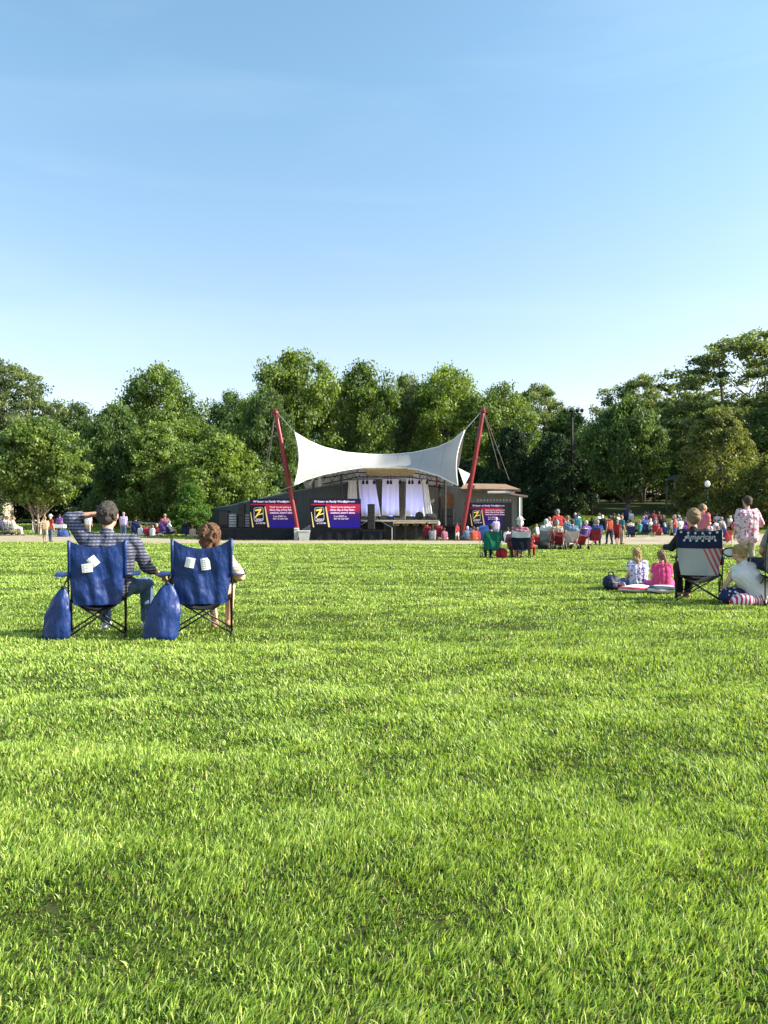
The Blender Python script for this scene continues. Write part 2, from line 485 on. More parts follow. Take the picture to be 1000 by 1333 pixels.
PROF = {
 'round': ([0, .12, .35, .6, .85, 1], [.35, .78, 1, .95, .62, .15]),
 'tall':  ([0, .15, .4, .7, .9, 1], [.45, .85, 1, .85, .55, .15]),
 'cone':  ([0, .12, .5, .8, 1], [.8, 1, .75, .45, .08]),
 'vase':  ([0, .2, .5, .75, .92, 1], [.15, .45, .85, 1, .8, .25]),
 'bush':  ([0, .3, .6, .85, 1], [.95, 1, .9, .6, .15]),
}
def crown(seed, H, Rr, z0, prof, ncl, cr, lv, leaf, flat=.72, layer=0., lob=.25, droop=0., trunks=1, tr=.26, bark=None):
    """H total height, Rr crown radius, z0 crown base: returns (trunk mesh, crown mesh)"""
    r = np.random.default_rng(seed)
    cen = []; tries = 0
    ph = r.uniform(0, 6.28, 6)
    while len(cen) < ncl and tries < ncl*60:
        tries += 1
        t = r.random(); a = r.uniform(0, 6.28)
        rad = np.interp(t, *PROF[prof])*Rr*(1+lob*math.sin(2*a+ph[0]+2.2*t)+lob*.7*math.sin(3*a+ph[1]-3*t)+lob*.5*math.sin(5*a+ph[2]+7*t))
        q = rad*(.25+.75*math.sqrt(r.random()))*.92
        z = z0+cr*.4+t*(H-z0-cr*.9)
        if layer: z = round(z/layer)*layer+r.normal(0, .12)
        c = np.array([q*math.cos(a), q*math.sin(a), z])
        if cen and min(np.sum(((c-k)*[1, 1, 1.2])**2) for k in cen) < (cr*.62)**2: continue
        cen.append(c)
    cen = np.array(cen); n = len(cen)
    cr_ = cr*r.uniform(.65, 1.25, n)
    m = n*lv
    ci = np.repeat(np.arange(n), lv)
    d = r.normal(size=(m, 3)); d /= np.linalg.norm(d, axis=1)[:, None]
    rr = r.random(m)**.45
    # each clump is itself broken into sprays
    k1 = r.uniform(0, 6.28, (n, 3)); s = np.sin(d[:, 0]*4+k1[ci, 0])+np.sin(d[:, 1]*4.5+k1[ci, 1])+np.sin(d[:, 2]*4+k1[ci, 2])
    rad = cr_[ci]*rr*(1+.22*s)
    pos = cen[ci]+d*rad[:, None]*np.array([1, 1, flat])
    if droop: pos[:, 2] -= droop*(rad/cr)**2
    nrm = d*.8+r.normal(size=(m, 3))*.75+np.array([0, 0, .25]); nrm /= np.linalg.norm(nrm, axis=1)[:, None]
    t1 = np.cross(nrm, r.normal(size=(m, 3))); t1 /= np.linalg.norm(t1, axis=1)[:, None]; t2 = np.cross(nrm, t1)
    L = (leaf*r.uniform(.6, 1.35, m))[:, None]
    V = np.stack([pos-t1*L*.62, pos-t2*L*.36+t1*L*.05, pos+t1*L*.62, pos+t2*L*.36+t1*L*.05], 1).reshape(-1, 3)
    F = np.arange(m*4).reshape(-1, 4)
    tint = np.clip(.42+.16*r.normal(size=m)+(.17*r.normal(size=n))[ci], 0, 1)
    cm = npmesh('crown', V, F, tint)
    mb = MB()
    for k in range(trunks):
        if trunks == 1: pts = [(0, 0, -.4), (r.normal(0, .05), 0, H*.12), (r.normal(0, .2), r.normal(0, .2), H*.35), (r.normal(0, .3), r.normal(0, .3), H*.62), (0, 0, H*.88)]
        else:
            a = 6.28*k/trunks+r.uniform(-.3, .3); o = Rr*.32
            pts = [(.08*math.cos(a), .08*math.sin(a), -.3), (.35*math.cos(a), .2*math.sin(a), z0*.5), (o*math.cos(a)*.7, o*math.sin(a)*.7, z0*1.25), (o*1.3*math.cos(a), o*1.3*math.sin(a), H*.6), (o*1.5*math.cos(a), o*1.5*math.sin(a), H*.85)]
        mb.tube(pts, [tr*1.35, tr, tr*.8, tr*.5, tr*.12], 9)
    order = r.permutation(n)[:min(n, 60)]
    for k in order:
        c = cen[k]; zt = max(z0*.6, c[2]-np.hypot(c[0], c[1])*.75-.6); zt = min(zt, H*.8)
        f = (1-zt/H); b0 = np.array([0, 0, zt])
        mid = b0*.5+c*.5+np.array([r.normal(0, .15), r.normal(0, .15), -.06*np.hypot(c[0], c[1])+r.normal(0, .12)])
        w = tr*.38*f+.02
        mb.tube([b0, b0*.75+mid*.25+np.array([0, 0, -.05]), mid, c], [w, w*.8, w*.5, .018], 5, cap=False)
    return mb.mesh('trunk'), cm

PROTO = {}
def proto(key, *a, **k):
    PROTO[key] = (crown(*a, **k), a[1], a[2])   # meshes, H, R
proto('maple', 1, 8, 4.1, 1.9, 'round', 160, .85, 230, .20, flat=.6, lob=.14, trunks=4, tr=.075)
proto('big', 2, 18, 6.5, 3, 'tall', 170, 1.35, 210, .30, lob=.2)
proto('big2', 12, 18, 6.5, 2.5, 'tall', 160, 1.45, 210, .30, lob=.28)
proto('big3', 22, 18, 6.5, 2.5, 'round', 150, 1.5, 210, .30, lob=.25)
proto('bush', 3, 9, 4, .3, 'bush', 150, .85, 210, .21, lob=.12, tr=.14)
proto('bush2', 13, 9, 4.2, .3, 'round', 140, .95, 210, .22, lob=.22, tr=.14)
proto('cone', 4, 6, 2.6, .1, 'cone', 110, .6, 210, .15, lob=.06, tr=.12)
proto('airy', 5, 18, 8, 4.0, 'round', 170, 1.15, 190, .27, flat=.42, lob=.24, trunks=4, tr=.27)
proto('airy2', 15, 18, 8, 3.5, 'round', 190, 1.25, 190, .27, flat=.45, lob=.26, trunks=3, tr=.27)
proto('stand', 19, 9, 4, 2.3, 'round', 140, .9, 210, .21, lob=.16, tr=.17)
proto('willow', 6, 12, 5, 1.2, 'bush', 150, 1.0, 230, .22, flat=.9, droop=.8, lob=.15, tr=.22)

def tree(key, px, top, wpx, d, mat, label, group='trees around the edge of the field', name='tree', rz=None, bark=None, base=None, cat='tree'):
    (tm, cm), H, Rr = PROTO[key]
    x = (px-500)/FPX*d; z = Z(x, d) if base is None else base
    h = H_EYE+(HORIZ-top)/FPX*d-z; w = wpx/FPX*d/2
    o = thing(name, label, cat, (x, d, z), random.uniform(0, 6.28) if rz is None else rz, group)
    o.scale = (w/Rr, w/Rr, h/H)
    c = link('crown', cm, LM['mid'], o); setmat(c, LM[mat])
    t = link('trunk', tm, BARK, o, True)
    if bark: setmat(t, bark)
    return o

# main trees the eye can tell apart
tree('airy2', 8, 466, 150, 96, 'grey', 'tall open-crowned oak behind the round maple at the field edge')
tree('maple', 50, 541, 130, 60, 'mid', 'round green maple with a pale multi-stemmed trunk', rz=.6, bark=BARKL)
tree('big3', 98, 522, 90, 110, 'dark', 'dark treetop filling the dip between oak and dense wood')
tree('bush2', 150, 524, 96, 70, 'dark', 'dark broad tree standing next to the round maple')
tree('bush', 205, 548, 100, 68, 'mid', 'dense green tree leafy to the ground behind the seated man')
tree('big2', 205, 472, 118, 100, 'mid', 'tall domed tree rising above the dense trees behind the seated man')
tree('big3', 248, 540, 80, 84, 'yellow', 'yellow-green treetop on the shoulder of the tall domed tree')
tree('big', 300, 508, 70, 125, 'dark', 'low flat-topped tree in the gap before the tall stage trees')
tree('bush2', 292, 566, 112, 66, 'yellow', 'bright spreading tree beside the dark corrugated wall')
tree('cone', 247, 626, 58, 61.5, 'bright', 'small conical bush in front of the spreading tree')
tree('big', 383, 455, 128, 88, 'mid', 'tallest tree behind the red mast by the screens', rz=1.)
tree('big2', 345, 500, 80, 84, 'dark', 'dark leaning tree behind the guy cables of the mast')
tree('big3', 470, 468, 104, 92, 'mid', 'tall round-topped tree behind the middle of the white canopy')
tree('big', 528, 486, 80, 98, 'grey', 'slim grey-green tree behind the centre of the canopy')
tree('big2', 580, 474, 128, 94, 'yellow', 'wide light green tree above the peak of the canopy beside the mast')
tree('big3', 655, 498, 108, 90, 'mid', 'green tree right beyond the top of the red mast by the building')
tree('airy2', 700, 496, 110, 104, 'grey', 'wispy-topped tree behind the floodlight pole')
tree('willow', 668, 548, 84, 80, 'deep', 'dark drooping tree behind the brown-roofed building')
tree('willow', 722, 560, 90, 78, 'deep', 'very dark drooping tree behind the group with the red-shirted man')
tree('airy2', 836, 484, 130, 98, 'grey', 'flat-topped layered tree above the slope crowd')
tree('stand', 818, 516, 98, 72, 'dark', 'dense tree with a bare lower trunk on the grassy slope', base=None)
tree('airy', 975, 428, 215, 84, 'grey', 'huge spreading tree with bare black limbs against the sky', rz=2.1)
tree('willow', 935, 528, 122, 68, 'olive', 'olive-green drooping tree behind the man in the pink floral shirt')
tree('big3', 882, 520, 96, 92, 'dark', 'dark tree filling the gap beside the layered tree')
tree('stand', 770, 556, 92, 80, 'dark', 'dark tree directly beside the floodlight pole')
tree('big3', 742, 530, 84, 100, 'dark', 'dark rounded tree rising behind the top of the floodlight pole')
tree('big2', 1010, 520, 110, 80, 'dark', 'dark tree beside the olive-green drooping tree at the field corner')
tree('bush2', 1010, 590, 90, 64, 'olive', 'low olive tree at the corner beyond the pink floral shirt')
# the wood behind, one object per tree, nothing tells them apart
k = 0
for px in range(-90, 1110, 48):
    top = np.interp(px, [-90, 60, 110, 200, 290, 380, 580, 650, 760, 860, 1000, 1100], [520, 545, 545, 520, 530, 500, 505, 525, 560, 530, 500, 500])+random.uniform(-6, 10)
    tree(['big', 'big2', 'big3'][k % 3], px+random.uniform(-12, 12), top, random.uniform(85, 110), 116+random.uniform(0, 14), ['dark', 'mid', 'dark', 'deep'][k % 4],
         'tall tree deep in the wood behind the nearer trees', 'trees of the wood in the back')
    k += 1
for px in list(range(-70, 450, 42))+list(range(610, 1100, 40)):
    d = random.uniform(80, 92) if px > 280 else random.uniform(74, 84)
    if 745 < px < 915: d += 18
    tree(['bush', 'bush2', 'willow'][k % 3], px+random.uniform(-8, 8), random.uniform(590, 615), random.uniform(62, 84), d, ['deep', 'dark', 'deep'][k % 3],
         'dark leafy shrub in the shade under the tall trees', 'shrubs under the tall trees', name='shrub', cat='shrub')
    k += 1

# ------------------------------------------------------------------ pavilion and stage
def corr_mat(name, c1, c2, scale):
    m, nt = newmat(name)
    w1 = nt.add('ShaderNodeTexWave', wave_type='BANDS', bands_direction='X'); w1.inputs['Scale'].default_value = scale; w1.inputs['Distortion'].default_value = 0
    nt.link(coords(nt), w1.inputs[0])
    no = nt.add('ShaderNodeTexNoise'); no.inputs['Scale'].default_value = 1.5; no.inputs['Detail'].default_value = 5; nt.link(coords(nt), no.inputs[0])
    nt.link(mixc(nt, no.outputs[0], c1, c2), nt.bs.inputs['Base Color'])
    bp = nt.add('ShaderNodeBump'); bp.inputs['Strength'].default_value = .9; bp.inputs['Distance'].default_value = .05
    nt.link(w1.outputs[0], bp.inputs['Height']); nt.link(bp.outputs[0], nt.bs.inputs['Normal'])
    nt.bs.inputs['Roughness'].default_value = .6
    return m
GREYM = corr_mat('grey_corrugated_metal', (.36, .36, .34), (.48, .48, .45), 2.2)
TEALM = corr_mat('dark_corrugated_metal', (.045, .065, .07), (.085, .11, .115), 2.2)
BLACK = M((.012, .013, .016), .6, .2, name='black_paint')
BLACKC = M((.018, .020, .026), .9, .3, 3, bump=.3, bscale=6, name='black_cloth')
WHITE = M((.74, .74, .72), .7, .05, name='white_paint')
STEEL = M((.35, .35, .35), .45, .15, metal=.6, name='galvanised_steel')
DARKST = M((.05, .05, .052), .5, .2, name='dark_steel')
RED = M((.20, .014, .018), .38, .12, 2, spec=.5, name='red_enamel')
TIMBER = M((.50, .40, .25), .8, .2, 3, name='pale_timber')

MEMB, nt = newmat('canopy_fabric')
no = nt.add('ShaderNodeTexNoise'); no.inputs['Scale'].default_value = .9; no.inputs['Detail'].default_value = 6; nt.link(coords(nt), no.inputs[0])
cM = mixc(nt, no.outputs[0], (.50, .495, .475), (.60, .595, .575)); nt.link(cM, nt.bs.inputs['Base Color']); nt.bs.inputs['Roughness'].default_value = .6
tr = nt.add('ShaderNodeBsdfTranslucent'); nt.link(cM, tr.inputs[0]); ms = nt.add('ShaderNodeMixShader'); ms.inputs[0].default_value = .38
nt.link(nt.bs.outputs[0], ms.inputs[1]); nt.link(tr.outputs[0], ms.inputs[2]); nt.link(ms.outputs[0], nt.out.inputs[0])

tx = [384, 400, 420, 450, 480, 497, 515, 540, 570, 590, 605]
ty = [563, 573, 582, 589, 591.5, 592, 591.5, 589, 582, 573, 560]
bxp = [383, 400, 420, 450, 470, 520, 545, 570, 596]
by_ = [632, 624, 618, 612, 609, 609, 611.5, 619, 632]
cp = thing('tensile_canopy', 'white saddle-shaped fabric canopy stretched between two red masts', 'canopy', (0, 56, 0))
def vee(u): return 1-math.sqrt((2*u-1)**2+.006)/math.sqrt(1.006)
def cpt(u, v, off=True):
    a = P(384+221*u, np.interp(384+221*u, tx, ty), 54+3.9*vee(u))
    b = P(383+213*u, np.interp(383+213*u, bxp, by_), 52.8+2.6*vee(u))
    p = a.lerp(b, v)
    p.x += (.32 if u < .5 else -.32)*abs(2*u-1)**6*math.sin(math.pi*v)
    p.z -= .25*math.sin(math.pi*v)*vee(u)
    return p-Vector((0, 56, 0))
smart(MB().sheet(lambda u, v: cpt(u, v), 60, 16, .02).build('membrane', MEMB, cp), 60)
e = MB()
for v in (0, 1): e.tube([cpt(i/40, v) for i in range(41)], .045, 6)
for u in (0, 1): e.tube([cpt(u, i/14) for i in range(15)], .045, 6)
e.build('edge_cable', WHITE, cp, True)
SEAM = M((.36, .35, .33), .7, .1, name='canopy_seam')
for us in (.12, .26, .40, .62, .76, .89): MB().tube([cpt(us, i/20)+Vector((0, -.013, .004)) for i in range(21)], .012, 5).build('seam', SEAM, cp)
def rear(u, v):
    a = cpt(u, 0); b = P(398+190*u, 636-16*vee(u), 66)-Vector((0, 56, 0))
    return a.lerp(b, v)+Vector((0, 0, -.8*math.sin(math.pi*v)))
smart(MB().sheet(rear, 40, 14, .02).build('rear_membrane', MEMB, cp), 60)

TL = [P(596.5, 609, 60)-Vector((0, 56, 0)), P(612.5, 617, 62)-Vector((0, 56, 0)), P(604.5, 632, 60)-Vector((0, 56, 0))]
MB().sheet(lambda u, v: TL[0].lerp(TL[1].lerp(TL[2], v), u), 8, 6, .02).build('rear_wing', MEMB, cp)
def mast(px0, py0, px1, d0, d1, label, anchors, peak):
    a = P(px1, 690, d1); a.z = .0; b = P(px0, py0, d0)
    o = thing('red_mast', label, 'mast', a, 0, 'masts that hold the canopy')
    L = b-a
    mb = MB(); mb.tube([L*0, L*.04, L*.5, L*.93, L], [.13, .155, .17, .145, .09], 14); mb.build('pole', RED, o, True)
    mb = MB(); mb.box((0, 0, .12), (.9, .9, .3), bev=.04); mb.tube([(0, 0, .2), L.normalized()*.55], .26, 12); mb.build('base_plate', DARKST, o)
    mb = MB(); u = L.normalized()
    for t in (.40, .62, .97):
        mb = MB(); mb.tube([L*t-u*.08, L*t+u*.08], .20, 14); mb.box(L*t+Vector((.24 if px0 > 500 else -.24, 0, 0)), (.16, .1, .22)); mb.build('collar', RED, o)
    c = MB().tube([L*.985, peak-a], .03, 6).build('cable', STEEL, o)
    for an in anchors:
        MB().tube([L*.975, Vector(an)-a], .022, 5).build('cable', STEEL, o)
    return o
mast(358, 532, 390, 54.5, 54.5, 'tall red steel mast leaning outward, beside the two near screens', [P(338, 645, 62), P(343, 650, 58)], P(384, 563, 54))
mast(630, 530, 600, 54.5, 54.5, 'tall red steel mast leaning outward in front of the grey building', [P(650, 610, 63), P(663, 625, 60)], P(605, 560, 54))
mb = MB().tube([P(383, 632, 52.8), P(360, 640, 54.5), P(352, 640, 55)], .03, 5)
tag(mb.build('tie_cable', STEEL), 'thin steel cable tying the low canopy corner towards the dark wall', 'cable')

# dark wall that sweeps round the audience side
wl = thing('corrugated_wall', 'dark blue-green corrugated wall sweeping up behind the screens', 'wall', (0, 60, 0))
pts = [(268, 664, 63), (300, 659, 62), (340, 650, 61), (380, 641, 60.5), (420, 634, 60.5), (462, 628, 61)]
def wfn(u, v):
    t = u*(len(pts)-1); i = min(int(t), len(pts)-2); f = t-i
    q = [pts[i][k]*(1-f)+pts[i+1][k]*f for k in range(3)]
    a = P(*q)-Vector((0, 60, 0)); return Vector((a.x, a.y, a.z*v+(-.1)*(1-v)))
smart(MB().sheet(wfn, 50, 2, .12).build('wall_panel', TEALM, wl), 60)
MB().tube([Vector(wfn(i/50, 1))+Vector((0, 0, .05)) for i in range(51)], .07, 6).build('coping', M((.22, .25, .26), .5, name='zinc'), wl)

# backstage building
bb = thing('backstage_building', 'grey corrugated stage building with a shallow brown roof beside the stage', 'building', (0, 62, 0))
def bw(pa, pb, th=.15):
    # wall between two image columns: (px, top_py, depth)
    a, b = P(*pa)-Vector((0, 62, 0)), P(*pb)-Vector((0, 62, 0))
    a0, b0 = Vector((a.x, a.y, -.1)), Vector((b.x, b.y, -.1))
    n = Vector((-(b-a).y, (b-a).x, 0)).normalized()*th
    return MB().poly([a0, b0, b, a], n)
bw((430, 626, 64), (470, 612, 65.5)).build('wall', GREYM, bb)
bw((470, 612, 65.6), (566, 612, 65.6)).build('wall', GREYM, bb)
bw((566, 630, 65), (676, 644, 59.5)).build('wall', GREYM, bb)
bw((676, 645, 59.4), (680, 648, 64)).build('wall', TEALM, bb)
rf = MB().sheet(lambda u, v: (P(600+78*u, 637.5+1*u, 61.5-3*u).lerp(P(604+54*u, 630.5+1*u, 66), v)-Vector((0, 62, 0))), 8, 4, .18)
rf.build('roof', M((.26, .17, .11), .9, .3, 2, name='brown_shingle'), bb)
MB().box(P(652, 641, 59.3)-Vector((0, 62, 0)), (2.1, .5, .16), bev=.02).build('ledge', WHITE, bb)
MB().box(P(674, 645, 58.6)-Vector((0, 62, 0)), (1.3, 1.4, .14), Matrix.Rotation(R(9), 3, 'Y')).build('canopy_flap', M((.32, .24, .22), .8, name='tan_board'), bb)
for i in range(11): MB().box(P(622+i*4.2, 651.2, 59.5)-Vector((0, 62, 0)), (.11, .1, .16)).build('floodlight', STEEL, bb)
d = MB(); d.box(P(583, 662, 63.6)-Vector((0, 62, 0)), (.9, .08, 2.4)); d.build('door', M((.34, .16, .07), .6, .3, name='orange_brown_wood'), bb)

# stage platform
st = thing('stage', 'concert stage with timber deck, dark front wall and steps under the canopy', 'stage', (0, 58, 0))
S0 = Vector((0, 58, 0))
zt = P(0, 688, 57).z   # deck height
zt = 1.15+(682-677)*.057
def bxw(px0, px1, z0, z1, y0, y1, bev=.01):
    x0 = (px0-500)/1000*y0; x1 = (px1-500)/1000*y0
    return (((x0+x1)/2, (y0+y1)/2-58, (z0+z1)/2), (x1-x0, y1-y0, z1-z0))
c, s_ = bxw(468, 572, 1.30, zt, 57.2, 65.4); MB().box(c, s_, bev=.02).build('deck', M((.36, .34, .30), .7, .3, 1.5, name='stage_deck'), st)
c, s_ = bxw(500, 572, -.1, 1.297, 57.4, 58.4); MB().box(c, s_).build('front_wall', M((.10, .095, .085), .9, .3, 2, name='dark_stone'), st)
c, s_ = bxw(468, 499.8, -.1, 1.297, 57.9, 58.6); MB().box(c, s_).build('front_wall', M((.08, .08, .08), .9, .3, 2, name='dark_stone'), st)
mb = MB()
for i in range(5):
    c, s_ = bxw(512+i*12.5, 520+i*12.5, 1.0, 1.16, 56.7, 57.38); mb.box(c, s_, bev=.01)
c, s_ = bxw(512, 573, 1.17, 1.29, 56.4, 57.38); mb.box(c, s_, bev=.01)
c, s_ = bxw(516, 560, 1.165, 1.25, 55.6, 56.35); mb.box(c, s_, bev=.01)
mb.build('apron_boards', TIMBER, st)
mb = MB()
for i in range(4):
    c, s_ = bxw(513+i*14, 515+i*14, -.05, 1.16, 55.9, 56.1); mb.box(c, s_)
mb.build('apron_posts', DARKST, st)

# wooden soffit and trusses
so_ = thing('stage_roof', 'pale slatted timber ceiling and dark steel trusses under the canopy', 'roof', (0, 58, 0))
mb = MB()
for i in range(7):
    a = P(472+1.5*i, 609.8+1.45*i, 54.6+.75*i)-S0; b = P(546-1.5*i, 609.8+1.45*i, 54.6+.75*i)-S0
    mb.box((a+b)/2, ((b-a).length, .55, .10), bev=.01)
mb.build('slat', TIMBER, so_)
mb = MB()
for k, (y, za, xa, xb) in enumerate([(57.5, 5.0, -6.0, 5.0), (60.5, 4.85, -4.8, 5.0), (63.5, 4.6, -4.6, 4.9)]):
    n = 14
    for zz in (0, .55): mb.tube([(xa, y-58, za+zz-.5*abs(xa+.5)/6-.2), (-2, y-58, za+zz), (2, y-58, za+zz), (xb, y-58, za+zz-.5)], .05, 5)
    for i in range(n):
        f = i/n; x = xa+(xb-xa)*f; x2 = xa+(xb-xa)*(f+1/n)
        z_ = za-(.35 if abs(x) > 2.6 else 0)
        mb.tube([(x, y-58, z_), ((x+x2)/2, y-58, z_+.55), (x2, y-58, z_)], .03, 4)
for x in (-5.3, -3.2, 4.6):
    mb.tube([(x, -.3, 0), (x, -.3, 4.9)], .09, 8)
    mb.tube([(x, 5.6, 0), (x, 5.6, 4.6)], .09, 8)
mb.build('truss', DARKST, so_)
mb = MB(); a = P(403, 632, 57)-S0
mb.poly([P(401, 632, 57)-S0, P(404.5, 632, 57)-S0, P(413, 616, 57)-S0, P(411, 616, 57)-S0], (0, .1, 0)); mb.poly([P(414, 633, 57)-S0, P(418, 633, 57)-S0, P(418, 617, 57)-S0, P(414, 617, 57)-S0], (0, .1, 0))
mb.build('strut', M((.5, .5, .48), .6, name='pale_steel'), so_)
MB().box(P(568.5, 625, 60)-S0, (.14, .14, 1.0)).build('red_strut', RED, so_)
for i, px in enumerate([473, 478, 487, 505, 509, 521, 533, 537, 546, 556]):
    p = P(px, 627.5, 58.5)
    o = thing('stage_light', 'black stage light hanging under the canopy above the curtains', 'stage light', p, 0, 'stage lights hanging from the truss')
    MB().lathe([(.09, -.16), (.10, 0), (.07, .12), (.02, .14)], n=10).build('can', BLACK, o)
    MB().tube([(0, 0, .12), (0, 0, .62)], .018, 5).build('yoke', BLACK, o)

# tall white curtains
CURT, nt = newmat('curtain_cloth')
w1 = nt.add('ShaderNodeTexWave', wave_type='BANDS', bands_direction='X'); w1.inputs['Scale'].default_value = 1.2; w1.inputs['Distortion'].default_value = 1.5; nt.link(coords(nt), w1.inputs[0])
bp = nt.add('ShaderNodeBump'); bp.inputs['Strength'].default_value = .3; bp.inputs['Distance'].default_value = .05; nt.link(w1.outputs[0], bp.inputs['Height']); nt.link(bp.outputs[0], nt.bs.inputs['Normal'])
nt.bs.inputs['Base Color'].default_value = (.86, .85, .88, 1); nt.bs.inputs['Roughness'].default_value = .9
for nm, q, lab in [
    ('a', [(454, 625), (464, 625), (466, 672), (451, 672)], 'narrow white stage curtain partly behind the second screen'),
    ('b', [(466, 624), (488, 624), (496, 672), (471, 672)], 'flaring white stage curtain next to the tall speaker'),
    ('c', [(498, 623), (519, 623), (520, 671), (497, 671)], 'square white stage curtain in the middle, blue light at its foot'),
    ('d', [(529, 622), (549, 622), (553, 672), (528, 672)], 'square white stage curtain on the far side of the grey pillar'),
    ('e', [(549.8, 624), (556, 624), (563, 671), (554, 671)], 'narrow slanting white curtain at the outer end of the row')]:
    d = 61.0 if nm in 'bcd' else 60.4
    A = [P(x, y, d) for x, y in q]; o0 = Vector((A[0].x, d, 0)); A = [a-o0 for a in A]
    def cf(u, v, A=A):
        t = A[0].lerp(A[1], u); b = A[3].lerp(A[2], u); p = t.lerp(b, v)
        p.y += .035*math.sin(u*19)*(.3+.7*v); p.z -= .25*(1-v)*0; return p
    o = thing('stage_curtain', lab, 'curtain', o0, 0, 'white curtains on the stage')
    smart(MB().sheet(cf, 48, 6, .012).build('cloth', CURT, o), 50)
    MB().tube([A[0]+Vector((0, 0, .02)), A[1]+Vector((0, 0, .02))], .035, 6).build('rail', DARKST, o)
for px in (493, 524, 480):
    o = bxw(px-3.6, px+3.6, 1.45, 4.6, 62, 62.5)
    if px != 480:
        tag(MB().box((o[0][0], o[0][1]+58, o[0][2]), o[1], bev=.03).build('stage_pillar', M((.20, .20, .18), .8, .2, name='grey_render')), 'grey pillar standing between the %s' % ('flaring and the middle white curtains' if px == 493 else 'middle and the outer square white curtains'), 'pillar', 'grey pillars between the curtains')
# blue wash lamps at the foot of the curtains
for i, px in enumerate([481, 509, 541]):
    p = P(px, 673.5, 59.6)
    o = thing('uplight', 'small black uplight washing the curtain %s in blue' % ['beside the tall speaker', 'in the middle of the stage', 'at the outer side of the stage'][i], 'uplight', p, 0, 'blue uplights at the foot of the curtains')
    MB().box((0, 0, 0), (.34, .22, .2), bev=.03).build('housing', BLACK, o)
    MB().box((0, .03, .115), (.28, .14, .02)).build('lens', M((.05, .08, .6), .3, name='blue_lens', emis=(.15, .2, 1), es=6), o)
    l = bpy.data.lights.new('blue_wash', 'SPOT'); l.energy = 60; l.color = (.22, .27, 1); l.spot_size = R(75); l.spot_blend = .8; l.shadow_soft_size = .12
    lo = bpy.data.objects.new('blue_wash', l); COL.objects.link(lo); lo.location = (p.x, p.y-.1, p.z+.2)
    lo.rotation_euler = (Vector((p.x, 61, p.z+1.3))-lo.location).to_track_quat('-Z', 'Y').to_euler(); lo.parent = None

# things standing on the stage
dr = thing('drum', 'round dark drum standing on the stage deck before the outer curtain', 'drum', (P(546, 0, 58.2).x, 58.2, zt))
mb = MB(); mb.lathe([(.30, -.2), (.31, -.19), (.31, .19), (.30, .2)], n=24)
for i in range(len(mb.v)): x, y, z = mb.v[i]; mb.v[i] = (x, z, y+.33)
mb.build('shell', BLACK, dr); m2 = MB()
for s in (-1, 1): m2.tube([(s*.2, 0, .1), (s*.35, -.15, 0)], .015, 5)
m2.build('leg', STEEL, dr)
for px, w_, h_, lab in [(516, .5, .3, 'low black monitor wedge on the stage near the grey pillar'), (534, .6, .3, 'low black monitor wedge on the stage before the outer square curtain'), (498, .55, .3, 'low black monitor wedge beside the tall speaker end of the stage'), (562, .8, .5, 'dark equipment case at the outer edge of the stage deck')]:
    o = thing('monitor_wedge' if h_ < .4 else 'equipment_case', lab, 'speaker' if h_ < .4 else 'case', (P(px, 0, 58).x, 58, zt), .1)
    MB().poly([(-w_/2, -.2, 0), (-w_/2, .25, 0), (-w_/2, .25, h_), (-w_/2, .0, h_)], (w_, 0, 0)).build('cabinet', BLACK, o)
    MB().poly([(-w_/2+.04, -.215, .03), (-w_/2+.04, -.03, h_-.01), (-w_/2+.04, -.04, h_), (-w_/2+.04, -.225, .04)], (w_-.08, 0, 0)).build('grille', DARKST, o)

# black risers and screens
def riser(px0, px1, pyt, d, label, h=None, dep=1.6):
    a, b = P(px0, pyt, d), P(px1, pyt, d)
    o = thing('platform', label, 'platform', ((a.x+b.x)/2, d, 0), 0, 'black draped platforms beside the stage')
    W_ = b.x-a.x
    MB().box((0, dep/2, a.z-.05), (W_, dep, .1), bev=.01).build('deck', BLACK, o)
    def skirt(u, v):
        return Vector((-W_/2+W_*u, .04+.012*math.sin(u*W_*9), (a.z-.11)*(1-v)+.02*v))
    smart(MB().sheet(skirt, int(W_*14), 4, .015).build('skirt', BLACKC, o), 60)
    mb = MB()
    for x in (-W_/2+.1, 0, W_/2-.1):
        for y in (.2, dep-.1): mb.tube([(x, y, 0), (x, y, a.z-.1)], .03, 6)
    mb.build('leg', STEEL, o)
    return o
riser(285, 384, 687.5, 54.6, 'long black draped platform under the screen nearest the trees')
riser(404, 471, 687.5, 54.6, 'black draped platform under the screen nearest the curtains')
riser(472, 498, 690, 54.3, 'short black draped platform under the tall speaker by the stage')
riser(601, 668, 691, 55.2, 'black draped platform under the dimmer screen by the building')

